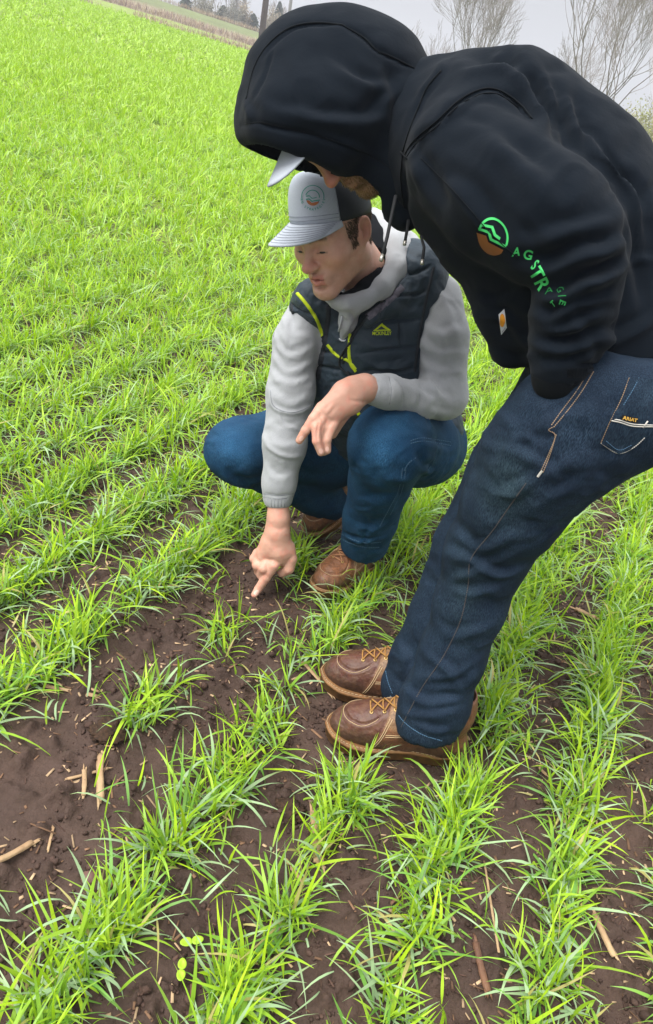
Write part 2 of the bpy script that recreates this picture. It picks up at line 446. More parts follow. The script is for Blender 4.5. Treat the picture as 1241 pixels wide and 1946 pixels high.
M['velcro'] = mat('grey_velcro', (.15,.14,.17), .9, .2, bump=[(260,.5)], var=(120,.7,(.045,.042,.052)))
M['lime'] = mat('lime_zip', (.42,.52,.01), .6, .3, bump=[(500,.2)])
M['skin'] = mat('skin', rough=.52, spec=.35, attr=True, bump=[(900,.08),(250,.05)])
M['skin'].node_tree.nodes['Principled BSDF'].inputs['Subsurface Weight'].default_value = .12
M['skin'].node_tree.nodes['Principled BSDF'].inputs['Subsurface Radius'].default_value = (.012,.004,.002)
M['skin'].node_tree.nodes['Principled BSDF'].inputs['Subsurface Scale'].default_value = .5
M['hair'] = mat('brown_hair', (.07,.045,.028), .7, .3, var=(300,.6,(.13,.09,.055)))
M['beard'] = mat('blond_beard', (.23,.14,.06), .75, .3, var=(300,.6,(.32,.2,.09)))
M['nail'] = mat('fingernail', (.6,.37,.3), .3, .5)
M['eye'] = mat('eye_white', (.45,.42,.4), .2, .5)
M['iris'] = mat('eye_dark', (.03,.025,.02), .15, .5)
M['cap'] = mat('heather_grey_twill', (.42,.455,.51), .9, .15, bump=[(700,.15)], var=(500,.5,(.35,.38,.43)), wave=(160,.15,(0,.5,.4)))
M['cap_white'] = mat('pale_grey_twill', (.50,.52,.55), .9, .15, bump=[(700,.15)], var=(500,.5,(.42,.44,.47)))
M['cap_under'] = mat('cap_underbrim', (.10,.11,.12), .9, .1)
M['thread_grey'] = mat('grey_thread', (.25,.27,.31), .9, .1)
M['mesh'] = mat('black_cap_mesh', (.018,.022,.028), .7, .3, bump=[(500,.4)], var=(600,.5,(.035,.04,.05)))
M['print_green'] = mat('green_print', (.04,.42,.10), .6, .3, var=(60,.5,(.07,.52,.15)))
M['print_green_dark'] = mat('dark_green_print', (.008,.13,.03), .7, .2)  # darker green for some of the sleeve letters
M['print_brown'] = mat('brown_print', (.22,.075,.02), .6, .3)
M['print_teal'] = mat('teal_embroidery', (.05,.27,.21), .8, .2)
M['print_rust'] = mat('rust_embroidery', (.36,.13,.06), .8, .2)
M['patch'] = mat('white_patch', (.48,.49,.52), .85, .2)
M['patch_orange'] = mat('orange_patch', (.62,.25,.02), .8, .2)
M['patch_ink'] = mat('dark_ink', (.02,.02,.05), .8, .2)
M['tag_gold'] = mat('gold_letters', (.55,.32,.06), .6, .3)
M['tag_black'] = mat('black_tag', (.008,.008,.008), .8, .2)
M['denim_dark'] = denim('dark_denim', (.0020,.0068,.016), (.028,.052,.080), (.3,.62,0))
M['denim_blue'] = denim('blue_denim', (.0032,.022,.056), (.026,.090,.165), (.2,-.3,0))
M['stitch_tan'] = mat('tan_stitching', (.21,.15,.10), .9, .1)
M['stitch_faint'] = mat('faded_stitching', (.055,.05,.05), .9, .1)
M['stitch_blue'] = mat('blue_stitching', (.05,.10,.16), .9, .1)
M['stitch_white'] = mat('pale_stitching', (.42,.40,.36), .9, .1)
M['leather'] = mat('boot_leather', attr=True, rough=.55, spec=.35, coat=.05, bump=[(120,.3),(600,.25),(30,.25)], var=[(45,.55,(.03,.012,.008)),(330,.55,(.035,.015,.01)),(90,.35,(.16,.085,.045))])
M['sole'] = mat('boot_sole', (.19,.085,.028), .6, .4, bump=[(200,.35)], var=[(60,.75,(.05,.025,.012)),(20,.4,(.26,.14,.05))])
M['lace'] = mat('boot_lace', (.30,.155,.045), .85, .2, bump=[(900,.3)], var=(300,.5,(.16,.08,.03)))
M['lace_tan'] = mat('tan_boot_lace', (.34,.17,.085), .85, .2, bump=[(900,.3)], var=(300,.5,(.2,.1,.05)))
M['thread_tan'] = mat('welt_thread', (.40,.29,.17), .9, .1)
M['metal'] = mat('dull_metal', (.4,.38,.34), .4, .5, metal=.8)
M['brass'] = mat('brass_eyelet', (.55,.38,.14), .4, .5, metal=.7)
M['leaf'] = leafmat('wheat_leaf')
M['stalk'] = mat('dry_corn_stalk', (.30,.20,.115), .85, .2, bump=[(60,.4),(300,.3)], var=[(50,.7,(.20,.11,.055)),(9,.6,(.46,.33,.19))])
M['stalk_brown'] = mat('wet_corn_stalk', (.13,.065,.04), .7, .3, bump=[(60,.4),(300,.3)], var=[(50,.7,(.05,.025,.02)),(9,.5,(.2,.1,.05))])
M['stone'] = mat('reddish_stone', (.13,.065,.05), .55, .4, bump=[(80,.3)], var=(60,.5,(.08,.05,.045)))
M['rootclump'] = mat('rotted_roots', (.022,.013,.009), .9, .2, bump=[(150,.6)], var=(140,.7,(.06,.033,.018)))

# ------------------------------------------------------------------ people
def boxof(pts, pad=.06):
    A = np.array([C(*p[:3]) for p in pts]); r = max(p[3]/F*p[2]*S for p in pts)+pad
    return A.min(0)-r, A.max(0)+r
def frame(fwd, upish):
    f = np.array(fwd, float); f /= np.linalg.norm(f); u = np.array(upish, float); u -= f*(u@f); u /= np.linalg.norm(u)
    return np.array([np.cross(f, u), f, u]).T        # columns: person's left, forward, up (camera frame is x right, y down, z away)
class Head:
    def __init__(s, c, R, k=1.0): s.c, s.R, s.k = np.array(c), R, k*S
    def p(s, x, y, z): return s.c+s.R@(np.array([x, y, z])*s.k)
    def local(s, V): return ((V-s.c)@s.R)/s.k
def head_field(h, neck_to, vox=.0026, open_mouth=True, neck_r=.056):
    lp = 1.0 if open_mouth else .55
    corners = [h.p(x, y, z) for x in (-.11, .11) for y in (-.13, .15) for z in (-.17, .14)]+[np.array(neck_to)]
    f = Field(np.min(corners, 0)-.01, np.max(corners, 0)+.02, vox*S); k = h.k; R = h.R
    E = lambda c, r, kk=.015, op='add', rot=None: f.ell(h.p(*c), np.array(r)*k, R if rot is None else R@rot, kk, op)
    K = lambda a, b, ra, rb, kk=.012, op='add': f.cone(h.p(*a), h.p(*b), ra*k, rb*k, kk, op)
    E((0, -.012, .035), (.077, .098, .088)); E((0, .022, -.02), (.063, .066, .088), .03)
    for s_ in (-1, 1):
        K((s_*.055, -.008, -.055), (s_*.016, .072, -.101), .021, .018, .028)      # jaw
        K((s_*.052, .002, -.02), (s_*.050, -.004, -.058), .018, .018, .025)
        E((s_*.043, .056, -.022), (.027, .026, .025), .025)                         # cheekbone
        K((s_*.010, .087, .022), (s_*.044, .068, .021), .0075, .0075, .018)           # brow
    E((0, .079, -.104), (.021, .018, .017), .02)                                    # chin
    E((0, .078, -.066), (.030, .020, .022), .018)                                   # muzzle
    for s_ in (-1, 1):
        E((s_*.032, .093, .001), (.018, .013, .012), .012, 'sub')
        E((s_*.031, .073, -.001), (.0145, .0135, .0135), .004)                      # eyeball under lid
        K((s_*.017, .084, -.006), (s_*.045, .073, -.005), .0035, .003, .006)       # lower lid
        E((s_*.0120, .097, -.035), (.0070, .010, .0070), .008)                      # nostril wing
        E((s_*.008, .101, -.0435), (.0035, .005, .003), .003, 'sub')
    K((0, .086, .016), (0, .108, -.027), .0080, .0095, .014); E((0, .110, -.032), (.0115, .0125, .0100), .010)
    K((0, .096, -.044), (0, .097, -.054), .004, .004, .008, 'sub')
    K((-.021, .086, -.0625), (0, .0985, -.0575), .0038*lp, .0058*lp, .005); K((.021, .086, -.0625), (0, .0985, -.0575), .0038*lp, .0058*lp, .005)
    K((-.019, .085, -.0725), (0, .0955, -.0765), .0042*lp, .0068*lp, .005); K((.019, .085, -.0725), (0, .0955, -.0765), .0042*lp, .0068*lp, .005)
    mo = .0028 if open_mouth else .0010
    K((-.020, .097, -.067), (.020, .097, -.067), mo*.6, mo*.6, .002, 'sub'); E((0, .1, -.067), (.014, .014, mo), .002, 'sub')
    E((0, .09, -.088), (.017, .008, .005), .01, 'sub')                              # chin crease
    rot = np.array([[1,0,0],[0,math.cos(.25),-math.sin(.25)],[0,math.sin(.25),math.cos(.25)]])
    for s_ in (-1, 1):
        o = np.array([[math.cos(.42*s_), math.sin(.42*s_), 0], [-math.sin(.42*s_), math.cos(.42*s_), 0], [0, 0, 1]]).T
        E((s_*.081, -.012, .0), (.0075, .0185, .031), .006, 'add', o@rot)
        E((s_*.086, -.009, .004), (.006, .011, .019), .003, 'sub', o@rot)
        E((s_*.079, .001, -.004), (.005, .004, .008), .004, 'add', o@rot)
        E((s_*.077, -.001, -.027), (.006, .008, .008), .005)
    f.cone(h.p(0, -.028, -.05), neck_to, neck_r*k, (neck_r+.006)*k, .03)
    V, Q = f.mesh(2)
    L = h.local(V)
    V = V+normals(V, Q)*(fbm(V/.02, 2)*.0006)[:, None]
    return V, Q, L
def skin_tint(L, stub=.6, base=(.47,.245,.175)):
    n = len(L); c = np.tile(np.array(base), (n, 1)); x, y, z = L[:,0], L[:,1], L[:,2]
    def blend(m, colr):
        nonlocal c
        c = c*(1-m[:, None])+np.array(colr)*m[:, None]
    g = lambda cx_, cy_, cz_, r: np.exp(-(((x-cx_)/r)**2+((y-cy_)/r)**2+((z-cz_)/r)**2))
    blend(np.clip(g(0, .112, -.03, .018)*.75, 0, 1), (.50, .15, .11))
    blend(np.clip((g(.05, .06, -.03, .028)+g(-.05, .06, -.03, .028))*.4, 0, 1), (.52, .18, .13))
    blend(np.clip((g(.086, -.012, 0, .03)+g(-.086, -.012, 0, .03))*.55, 0, 1), (.55, .17, .13))
    lip = sstep(.0235-np.abs(x), 0, .004)*sstep(y, .084, .089)*sstep(z, -.083, -.079)*(1-sstep(z, -.056, -.052))
    blend(lip*.75, (.40, .12, .10)); blend(lip*sstep(.0018-np.abs(z+.067), 0, .001)*.8, (.10, .02, .02))
    nz = fbm(L/.004, 2); blot = fbm(L/.018+3, 3); blend(np.clip(blot*.8, 0, .38), (.56, .24, .17))
    st = sstep(-z, .045, .07)*sstep(y, -.02, .02)*(1-lip)*(stub*.55)*(.8+.5*nz)+sstep(.03-np.abs(x), 0, .01)*sstep(-z, .04, .048)*(1-sstep(-z, .054, .058))*sstep(y, .08, .09)*stub*.4
    blend(np.clip(st, 0, 1), (.26, .15, .105))
    for s_ in (-1, 1):
        eb = np.exp(-((z-.0215-.004*np.sin((x*s_-.01)/.04*3))/.0042)**2)*sstep(x*s_, .010, .016)*(1-sstep(x*s_, .046, .052))*sstep(y, .05, .06)
        blend(np.clip(eb*1.0*(.85+.6*nz), 0, .95), (.09, .05, .027))
        ln = np.exp(-((z+.0068-.0)/.0016)**2)*sstep(x*s_, .017, .020)*(1-sstep(x*s_, .043, .046))*sstep(y, .07, .078)
        blend(np.clip(ln*.8, 0, 1), (.07, .03, .02))
        soc = np.exp(-(((x*s_-.031)/.017)**2+((z-.002)/.012)**2))*sstep(y, .06, .07)
        blend(soc*.3, (.36, .16, .12))
    return np.clip(c*(1+.07*nz)[:, None], 0, 1)

# ================= the squatting man ==========================================================
hc_px = (630.0, 445.0); HZ = 1.665
HR = frame((-.585, .645, -.49), (-.31, -.69, -.655))
h1 = Head(C(687, 439, 1.625)-HR@np.array([-.078,-.005,0])*S*.96, HR, .96)
foot1 = G(640, 1120)
sq = obj('person', None, None, (float(foot1[0]), float(foot1[1]), 0.0)) if False else None

sleeveR = [(588,592,1.84,40),(563,650,1.85,42),(552,745,1.875,44),(541,845,1.90,40),(531,915,1.925,31),(528,944,1.937,29)]
sleeveL = [(834,566,1.81,44),(842,640,1.81,47),(843,752,1.84,44),(792,762,1.78,36),(735,744,1.705,31),(710,741,1.685,29)]
def vest_torso(f, g=0.0, k=.05):
    P = lambda a: [(x, y, z, r+g) for x, y, z, r in a]
    f.chain(P([(640,585,1.84,44),(655,650,1.90,66),(672,735,1.97,72),(690,810,2.08,72)]), k)
    f.chain(P([(778,540,1.80,50),(760,620,1.87,78),(765,720,1.95,84),(775,800,2.08,88)]), k)
    f.chain(P([(705,560,1.78,40),(705,640,1.85,66),(715,735,1.93,76)]), k)
# --- body (skin): head, hands, and the trunk and limbs the clothes cover
neck_to = C(716, 556, 1.84)
V1, Q1, L1 = head_field(h1, neck_to)
T1 = skin_tint(L1, .9, (.64,.375,.28))
def hand_field(chains, palm, vox=.0017, creases=()):
    allp = [p for c in chains for p in c]+[p for c in palm for p in c]
    lo, hi = boxof(allp, .012); f = Field(lo, hi, vox*S)
    for c in palm: f.chain(c, .012, .012)
    for c in chains:
        f2 = Field(lo, hi, vox*S); f2.chain(c, .003, .003)
        a, b = f.f, f2.f; k = .0035; h = np.clip(.5+.5*(a-b)/k, 0, 1); f.f = a*(1-h)+b*h-k*h*(1-h)
    V, Q = f.mesh(2)
    V = folds(V, Q, list(creases), [(.006, .0003, 0), (.02, .0006, 5)])
    return V, Q
# pointing right hand
tipw = toC(G(484, 1131, .010)); zt = tipw[2]/S
palmR = [[(529,935,1.935,21),(529,985,1.945,20.5),(527,1008,1.955,22),(519,1036,1.972,25)],[(519,1036,1.972,24),(504,1052,1.98,17),(500,1060,1.98,13)],[(524,1030,1.97,24),(530,1050,1.97,20),(532,1062,1.975,15)],[(528,1015,1.955,20),(545,1048,1.975,16)]]
chR = [[(527,1056,1.972,12.5),(520,1074,1.962,10.8),(505,1098,1.975,9.0),(491,1119,1.985,7.8),(483.5,1130,zt-.012,6.4)],      # index
       [(512,1062,1.975,12),(501,1080,1.965,10.5),(497,1092,1.985,9.5),(506,1098,2.01,8.5)],                            # middle, curled
       [(499,1060,1.98,11.5),(489,1074,1.975,9.8),(492,1086,1.995,9),(502,1092,2.015,8)],                                # ring, curled
       [(490,1052,1.985,10.5),(483,1062,1.985,8.8),(486,1072,2.0,7.8),(496,1078,2.02,7)],                               # little, curled
       [(546,1040,1.975,15),(552,1062,1.98,12.5),(548,1080,1.985,11.5),(536,1088,1.995,9.5)]]                           # thumb, tucked
crR = [([(513,1068),(518,1072),(526,1070)],3,-.0006),([(505,1092),(511,1100)],3,-.0008),([(538,1070),(531,1084)],3,-.0015),([(515,1000),(530,1006),(545,1000)],4,-.0006),([(508,1030),(505,1050)],5,-.0010),([(519,1030),(518,1055)],5,-.0010),([(485,1056),(489,1064),(494,1068)],3,-.0008)]
V2, Q2 = hand_field(chR, palmR, creases=crR)
# relaxed left hand hanging over the knee
palmL = [[(722,742,1.695,24),(692,738,1.668,24),(670,740,1.652,25)],[(692,736,1.668,24),(655,748,1.635,24),(618,778,1.615,17)],[(692,742,1.668,22),(664,765,1.64,23),(634,792,1.625,15)],[(665,752,1.645,24),(626,785,1.62,17)]]
chL = [[(612,776,1.615,13),(596,796,1.605,10.3),(581,818,1.61,8.8),(569,837,1.62,7.4)],
       [(618,786,1.617,12.5),(601,812,1.60,10),(602,838,1.60,8.8),(610,860,1.61,7.4)],
       [(627,792,1.622,12),(612,815,1.61,10),(610,840,1.612,8.8),(615,859,1.622,7.4)],
       [(638,794,1.628,12),(629,814,1.615,9.8),(621,836,1.612,8.6),(622,856,1.62,7.6)],
       [(668,770,1.66,13),(645,800,1.665,11),(632,825,1.675,9)]]
crL = [([(606,800),(602,830),(607,850)],2.5,-.0012),([(620,803),(616,830),(619,850)],2.5,-.0012),([(607,790),(614,800)],3,-.0006),([(660,760),(690,764),(704,762)],4,-.0012),([(640,770),(625,790)],4,-.0007),([(630,764),(614,782)],4,-.0007),([(672,752),(690,772)],5,.0008)]
V3, Q3 = hand_field(chL, palmL, creases=crL)
# covered trunk and limbs
shinL = [(800,850,2.13,62),(768,842,1.95,68),(738,838,1.78,60),(722,920,1.90,46),(698,1010,2.05,36),(685,1050,2.09,30)]
shinR = [(690,835,2.20,62),(560,838,2.10,58),(452,855,2.02,50),(520,905,2.14,44),(610,960,2.27,34),(640,975,2.30,28)]
lo, hi = boxof(sleeveR+sleeveL+shinL+shinR+[(770,820,2.15,90)], .02); fb = Field(lo, hi, .009*S)
vest_torso(fb, -26); fb.chain([(x,y,z,r-14) for x,y,z,r in sleeveR], .02); fb.chain([(x,y,z,r-14) for x,y,z,r in sleeveL], .02)
fb.chain([(x,y,z,r-8) for x,y,z,r in shinL], .02); fb.chain([(x,y,z,r-8) for x,y,z,r in shinR], .02); fb.chain([(700,820,2.15,60),(790,830,2.12,60)], .04)
fb.cone(neck_to, C(710,640,1.93), .058, .05, .03)
V4, Q4 = fb.mesh(2)
hand_c = lambda V: np.clip(np.array([.48,.265,.195])*(1+.10*fbm(V/.018, 2))[:, None]+np.array([.03,-.025,-.02])*sstep(fbm(V/.012+9, 2), 0, .5)[:, None], 0, 1)
Vb = np.concatenate([V1, V2, V3, V4]); Qb = np.concatenate([Q1, Q2+len(V1), Q3+len(V1)+len(V2), Q4+len(V1)+len(V2)+len(V3)])
Tb = np.concatenate([T1, hand_c(V2), hand_c(V3), np.tile([.45,.25,.19], (len(V4), 1))])
base1 = [float(foot1[0]), float(foot1[1]), 0.0]
squat = place('person', toW(Vb), Qb, M['skin'], None, base1, vcol=Tb)
tag(squat, 'squatting man in grey hoodie, quilted navy vest and jeans, pointing one finger at the soil', 'person')
def P1(name, VQ, m, parent=None, **kw):
    if VQ is None: return None
    return place(name, toW(np.asarray(VQ[0])), VQ[1], m, parent or squat, **kw)
for V_, Q_, cx_, cy_, rx_, ry_, an_ in ((V2,Q2,487.5,1126.5,4.2,6,35),(V3,Q3,572.5,833,4,5.8,32),(V3,Q3,609.5,857,4,5.2,-12),(V3,Q3,621.5,853,3.6,5,2)):
    c_, s_ = math.cos(math.radians(an_)), math.sin(math.radians(an_))
    nl_ = decal(Skin(V_, Q_), [[(cx_+rx_*math.cos(t)*c_-ry_*math.sin(t)*s_, cy_+rx_*math.cos(t)*s_+ry_*math.sin(t)*c_) for t in np.linspace(0, 2*math.pi, 13)[:-1]]], .0005, 3)
    P1('fingernail', nl_, M['nail'])

# --- grey hoodie
pts = sleeveR+sleeveL+[(770,800,2.1,95),(700,430,1.75,40)]
lo, hi = boxof(pts, .02); f = Field(lo, hi, .0050*S)
f.chain(sleeveR, .02, .012); f.chain(sleeveL, .02, .012); vest_torso(f, -15, .05)
f.chain([(x,y,z,r) for x,y,z,r in [(690,575,1.80,42),(720,560,1.80,46)]], .03)
hood_ring = [(706,415,1.87,20),(738,440,1.85,30),(752,478,1.80,32),(748,515,1.755,26),(725,548,1.725,19),(697,568,1.705,14),(664,578,1.70,13),(640,572,1.72,13),(622,560,1.76,13)]
f.chain(hood_ring, .015, .010)
f.chain([(770,470,1.88,30),(790,500,1.86,34)], .03)
f.chain([(676,580,1.72,15),(660,612,1.75,12),(652,646,1.79,7)], .03)
for a, b in (((527,990,1.95,33),(527,1030,1.95,33)), ((670,737,1.66,32),(640,737,1.65,32))):
    f.chain([a, b], .002, op='sub')
f.cone(h1.p(0,-.03,-.06), neck_to, .064*S, .060*S, .006, 'sub')
f.cone(h1.p(0,-.03,-.06), h1.p(0,.02,-.095), .062*S, .045*S, .006, 'sub')
Vh, Qh = f.mesh(2)
fs = []
# right sleeve creases (down the arm)
for a in ([(520,640),(548,668),(590,655)],[(515,668),(545,700),(592,690)],[(512,700),(545,728),(597,712)],[(512,735),(545,760),(592,752)],[(540,600),(560,625),(585,640)],[(545,575),(552,610),(548,650)]): fs.append((a, 7, .0035, 's'))
fs += [([(513,742),(522,775),(560,785),(596,770)],4,.0035),([(500,820),(512,850),(545,868),(580,866)],4,.003),([(508,800),(535,812),(575,800)],6,.003,'s'),([(515,835),(545,842),(580,830)],6,.003,'s'),([(505,880),(530,900),(565,895)],7,.0022,'s'),([(530,775),(540,800),(575,815)],5,.0022,'s'),([(502,938),(528,943),(556,939)],2.2,-.0018)]
# left sleeve
fs += [([(800,600),(830,625),(875,622)],8,.0035,'s'),([(798,640),(830,662),(880,665)],8,.004,'s'),([(795,675),(830,700),(884,708)],8,.0035,'s'),([(792,700),(800,740),(830,765)],9,.006,'s'),([(815,700),(830,740),(862,760)],8,.0045,'s'),([(775,722),(790,745),(795,775)],6,.004,'s'),([(752,718),(764,742),(766,770)],5,.003,'s'),([(800,760),(830,782),(868,785)],7,.003,'s'),([(738,715),(742,740),(738,768)],2.2,-.0018),([(840,560),(862,600),(878,650)],9,.0025,'s'),([(835,600),(850,650),(846,700)],10,.003,'s')]
fs += [([(720,425),(760,450),(772,490)],6,.0025,'s'),([(735,520),(755,505),(772,480)],6,.0025,'s'),([(650,590),(665,600),(660,630)],5,.003,'s'),([(690,588),(672,605),(655,640)],5,.003,'s')]
Vh = folds(Vh, Qh, fs, [(.03, .0016, 0), (.011, .0005, 3), (.035, .0012, 2, CR1), (.06, .0022, 9, CR2)])
hoodie1 = P1('hoodie', (Vh, Qh), M['jersey']); hoodie1['label'] = 'heather grey hooded sweatshirt'
sk_h = Skin(Vh, Qh)
for pth in ([(501,938),(528,942),(557,938)],[(501,944),(528,948),(556,944)],[(739,716),(744,742),(740,768)],[(514,742),(520,772),(556,784),(592,771)],[(540,560),(528,600),(520,640)]):
    sm = seam(sk_h, pth, .9)
    if sm: P1('seam', sm, M['jersey_seam'], hoodie1)
cd_ = seam(Skin(Vh, Qh), [(652,600),(648,618),(645,634),(650,648),(657,644)], 1.6, .004)
if cd_: P1('drawcord', cd_, M['cap_white'], hoodie1)
for k in range(9):                                   # ribbing of the two cuffs
    x_ = 503+k*6.2; sm = seam(sk_h, [(x_, 948),(x_+.3, 956),(x_+.6, 963)], .7)
    if sm: P1('cuff_rib', sm, M['jersey_seam'], hoodie1)
# --- black inner collar
lo, hi = boxof([(700,430,1.8,40),(640,600,1.7,30),(750,560,1.7,30)], .03); f = Field(lo, hi, .004*S)
f.chain([(700,425,1.845,20),(717,455,1.82,22),(724,490,1.775,20),(712,525,1.735,17),(690,548,1.712,13),(668,562,1.705,10),(648,566,1.71,9)], .01, .008)
f.cone(h1.p(0,-.028,-.055), neck_to, .0575*S, .062*S, .004, 'sub')
Vc, Qc = f.mesh(2); Vc = folds(Vc, Qc, [([(705,450),(722,480),(716,520)],5,.0015,'s')], [(.02,.0008,1)])
P1('inner_collar', (Vc, Qc), M['lining'])

# --- quilted vest
lo, hi = boxof([(640,585,1.84,60),(690,810,2.08,90),(778,540,1.80,60),(860,830,2.1,60)], .03); f = Field(lo, hi, .0034*S)
vest_torso(f, 4)
f.chain([(640,570,1.80,34),(600,572,1.80,38),(586,588,1.83,37)], .03); f.chain([(775,490,1.81,34),(805,520,1.79,40),(812,560,1.80,42)], .03); f.chain([(720,560,1.80,46),(800,500,1.80,38)], .03)
f.chain([(760,560,1.745,20),(705,605,1.735,18)], .02)
f.chain([(810,795,2.06,60),(836,812,2.04,44)], .03)
f.chain([(x,y,z,r+1.5) for x,y,z,r in sleeveL[1:]], .006, op='sub'); f.chain([(x,y,z,r+1.5) for x,y,z,r in sleeveR[1:]], .006, op='sub')
f.chain([(872,560,1.70,40),(866,600,1.74,52)], .004, op='sub'); f.chain([(530,600,1.84,26),(530,640,1.84,34)], .004, op='sub')
f.chain([(x,y,z,r+1) for x,y,z,r in hood_ring], .006, op='sub')
f.chain([(670,570,1.70,40),(655,615,1.74,28),(650,660,1.76,9)], .006, op='sub'); f.chain([(712,480,1.80,50),(712,530,1.77,40)], .006, op='sub')
f.cone(h1.p(0,-.03,-.06), neck_to, .070*S, .07*S, .006, 'sub')
Vv, Qv = f.mesh(2)
fv = [(a, 3.0, -.0060) for a in ([(556,600),(575,622),(620,640)],[(573,650),(600,668),(640,672)],[(700,628),(745,610),(800,606)],[(690,672),(745,664),(795,660)],[(690,705),(745,708),(790,700)],[(590,690),(620,700),(650,705)],[(762,520),(790,518),(818,505)],[(748,562),(790,560),(812,552)],[(548,572),(565,590),(600,600)],[(725,610),(728,560),(745,530)],[(760,608),(765,662)],[(608,640),(606,668)],[(775,800),(810,830),(860,842)],[(700,750),(750,755),(800,745)])]
fv += [(g[0], 14, -.0030) for g in fv[:12]]
fv += [(a, 9, .0035, 's') for a in ([(565,560),(590,585),(612,630)],[(700,640),(720,655),(760,650)],[(740,570),(770,590),(800,585)],[(710,690),(745,690),(780,680)],[(775,480),(800,500),(810,540)])]
Vv = folds(Vv, Qv, fv, [(.022, .0026, 2), (.009, .0006, 7), (.03, .0022, 5, CR1), (.04, .0014, 1, CR2)])
vest = P1('vest', (Vv, Qv), M['vest']); vest['label'] = 'quilted navy sleeveless vest with lime zips'
sk_v = Skin(Vv, Qv)
for nm, pth, w, m in (('zip', [(556,548),(580,575),(602,608),(613,640)], 7.5, 'lime'), ('zip', [(622,655),(638,674),(662,686),(676,702)], 6, 'lime'), ('zip', [(665,634),(663,665),(666,690),(676,706)], 6.5, 'lime'), ('zip', [(672,762),(675,775),(682,788)], 8, 'lime'),
                      ('collar_strip', [(698,603),(730,578),(765,545)], 17, 'velcro'), ('edge_binding', [(622,560),(624,600),(618,640),(609,690),(604,720)], 11, 'vest_dark'), ('edge_binding', [(700,600),(680,625),(664,652),(650,690)], 8, 'vest_dark'),
                      ('edge_binding', [(824,508),(812,560),(802,610),(794,660),(788,706)], 6, 'vest_dark'), ('edge_binding', [(552,548),(556,590),(572,630),(590,665),(598,715)], 5, 'vest_dark')):
    rb = ribbon(sk_v, pth, w, .0030)
    print('rib', nm, rb is not None, pth[0])
    if rb: P1(nm, rb, M[m], vest)
cdp = seam(sk_v, [(672,640),(664,655),(650,672),(645,690),(655,705),(668,712)], 2.0, .003)
if cdp: P1('zip_pull', merge([cdp, seam(sk_v, [(660,706),(668,714)], 4, .004)]), M['cord'], vest)
# chest emblem and lettering
emb = decal(sk_v, [[(706,627),(725,613.5),(744.5,627)],], .0016)
P1('emblem', decal(sk_v, [[(709,628.5),(725,615),(727,615),(724.5,620),(717.5,625)],[(725,615),(742,627),(742,628.5),(732,625),(724.5,620)],[(709,628.5),(742,628.5),(742,626.5),(711,626.5)]], .0016, 3), M['lime'], vest)
P1('lettering', letters(sk_v, 'McKINLEY'.upper(), (725.5,633.5), 9.5, 0, .0016, .80, .012, cell=2.5), M['lime'], vest)

# --- jeans
pts = shinL+shinR+[(780,820,2.15,110)]
lo, hi = boxof(pts, .03); f = Field(lo, hi, .0055*S)
f.chain([(815,850,2.10,70),(790,846,1.95,76),(745,842,1.795,74),(738,850,1.79,74)], .03, .02)
f.chain([(738,850,1.79,74),(722,915,1.88,58),(704,985,1.99,51),(693,1030,2.06,46)], .02, .02)
f.chain([(824,848,2.12,46),(790,880,2.10,44)], .03)
f.chain([(700,830,2.18,80),(560,842,2.10,74),(458,853,2.02,58),(446,856,2.015,54)], .03, .02)
f.chain([(446,858,2.015,54),(520,890,2.12,50),(600,935,2.24,44),(628,955,2.27,36)], .02, .02)
f.chain([(700,820,2.18,85),(790,830,2.16,85)], .05); f.chain([(620,870,2.16,64),(640,850,2.18,70)], .03)
f.chain([(690,1050,2.09,44),(686,1075,2.11,44)], .004, op='sub')
Vj, Qj = f.mesh(2)
fj = [([(700,800),(740,790),(790,800)],14,.003),([(790,850),(800,880),(792,920)],8,-.007),([(800,830),(820,845),(855,850)],7,.005,'s'),([(790,870),(805,890),(830,888)],7,.006,'s'),([(668,810),(676,850),(668,900)],9,.005,'s'),([(690,940),(720,950),(748,935)],9,.004,'s'),([(668,985),(700,1000),(735,985)],7,.004,'s'),([(725,870),(750,900),(780,900)],12,.004,'s'),([(650,1015),(690,1030),(728,1022)],5,.004,'s'),
      ([(420,890),(460,915),(500,915)],9,.006,'s'),([(440,905),(480,930),(510,932)],8,.005,'s'),([(440,810),(480,800),(520,800)],14,.003,'s'),([(740,905),(752,940),(745,985)],7,.004,'s'),([(560,900),(600,910),(650,905)],10,.004,'s'),([(693,1040),(700,1010),(716,990)],5,.004,'s')]
Vj = folds(Vj, Qj, fj, [(.035, .0018, 4), (.012, .0007, 8), (.035, .0022, 2, CR2), (.05, .0022, 9, CR1)])
xj, yj = pxof(Vj)
fade = np.exp(-(((xj-725)/45)**2+((yj-850)/60)**2))+.8*np.exp(-(((xj-440)/35)**2+((yj-850)/40)**2))
tint = .85+.75*np.clip(fade+.25*fbm(Vj/.05, 2), 0, 1)
jeans1 = P1('jeans', (Vj, Qj), M['denim_blue'], vcol=np.stack([tint]*3, 1)); jeans1['label'] = 'blue denim jeans bent at both knees'
sk_j = Skin(Vj, Qj)
for pth, w in (([(780,838),(800,832),(830,836),(856,840)],1.0),([(780,843),(802,838),(830,842),(856,847)],1.0),([(765,890),(758,930),(735,975),(722,1000)],1.0),([(771,892),(764,932),(742,978)],.9),([(638,1016),(660,1030),(692,1040),(720,1040)],1.0),([(640,1008),(662,1022),(694,1032),(724,1030)],.9),([(832,850),(826,872),(812,895)],1.0),([(790,870),(776,880),(768,895)],1.2)):
    sm = seam(sk_j, pth, w, 0, (3, 1))
    if sm: P1('seam', sm, M['stitch_blue'], jeans1)

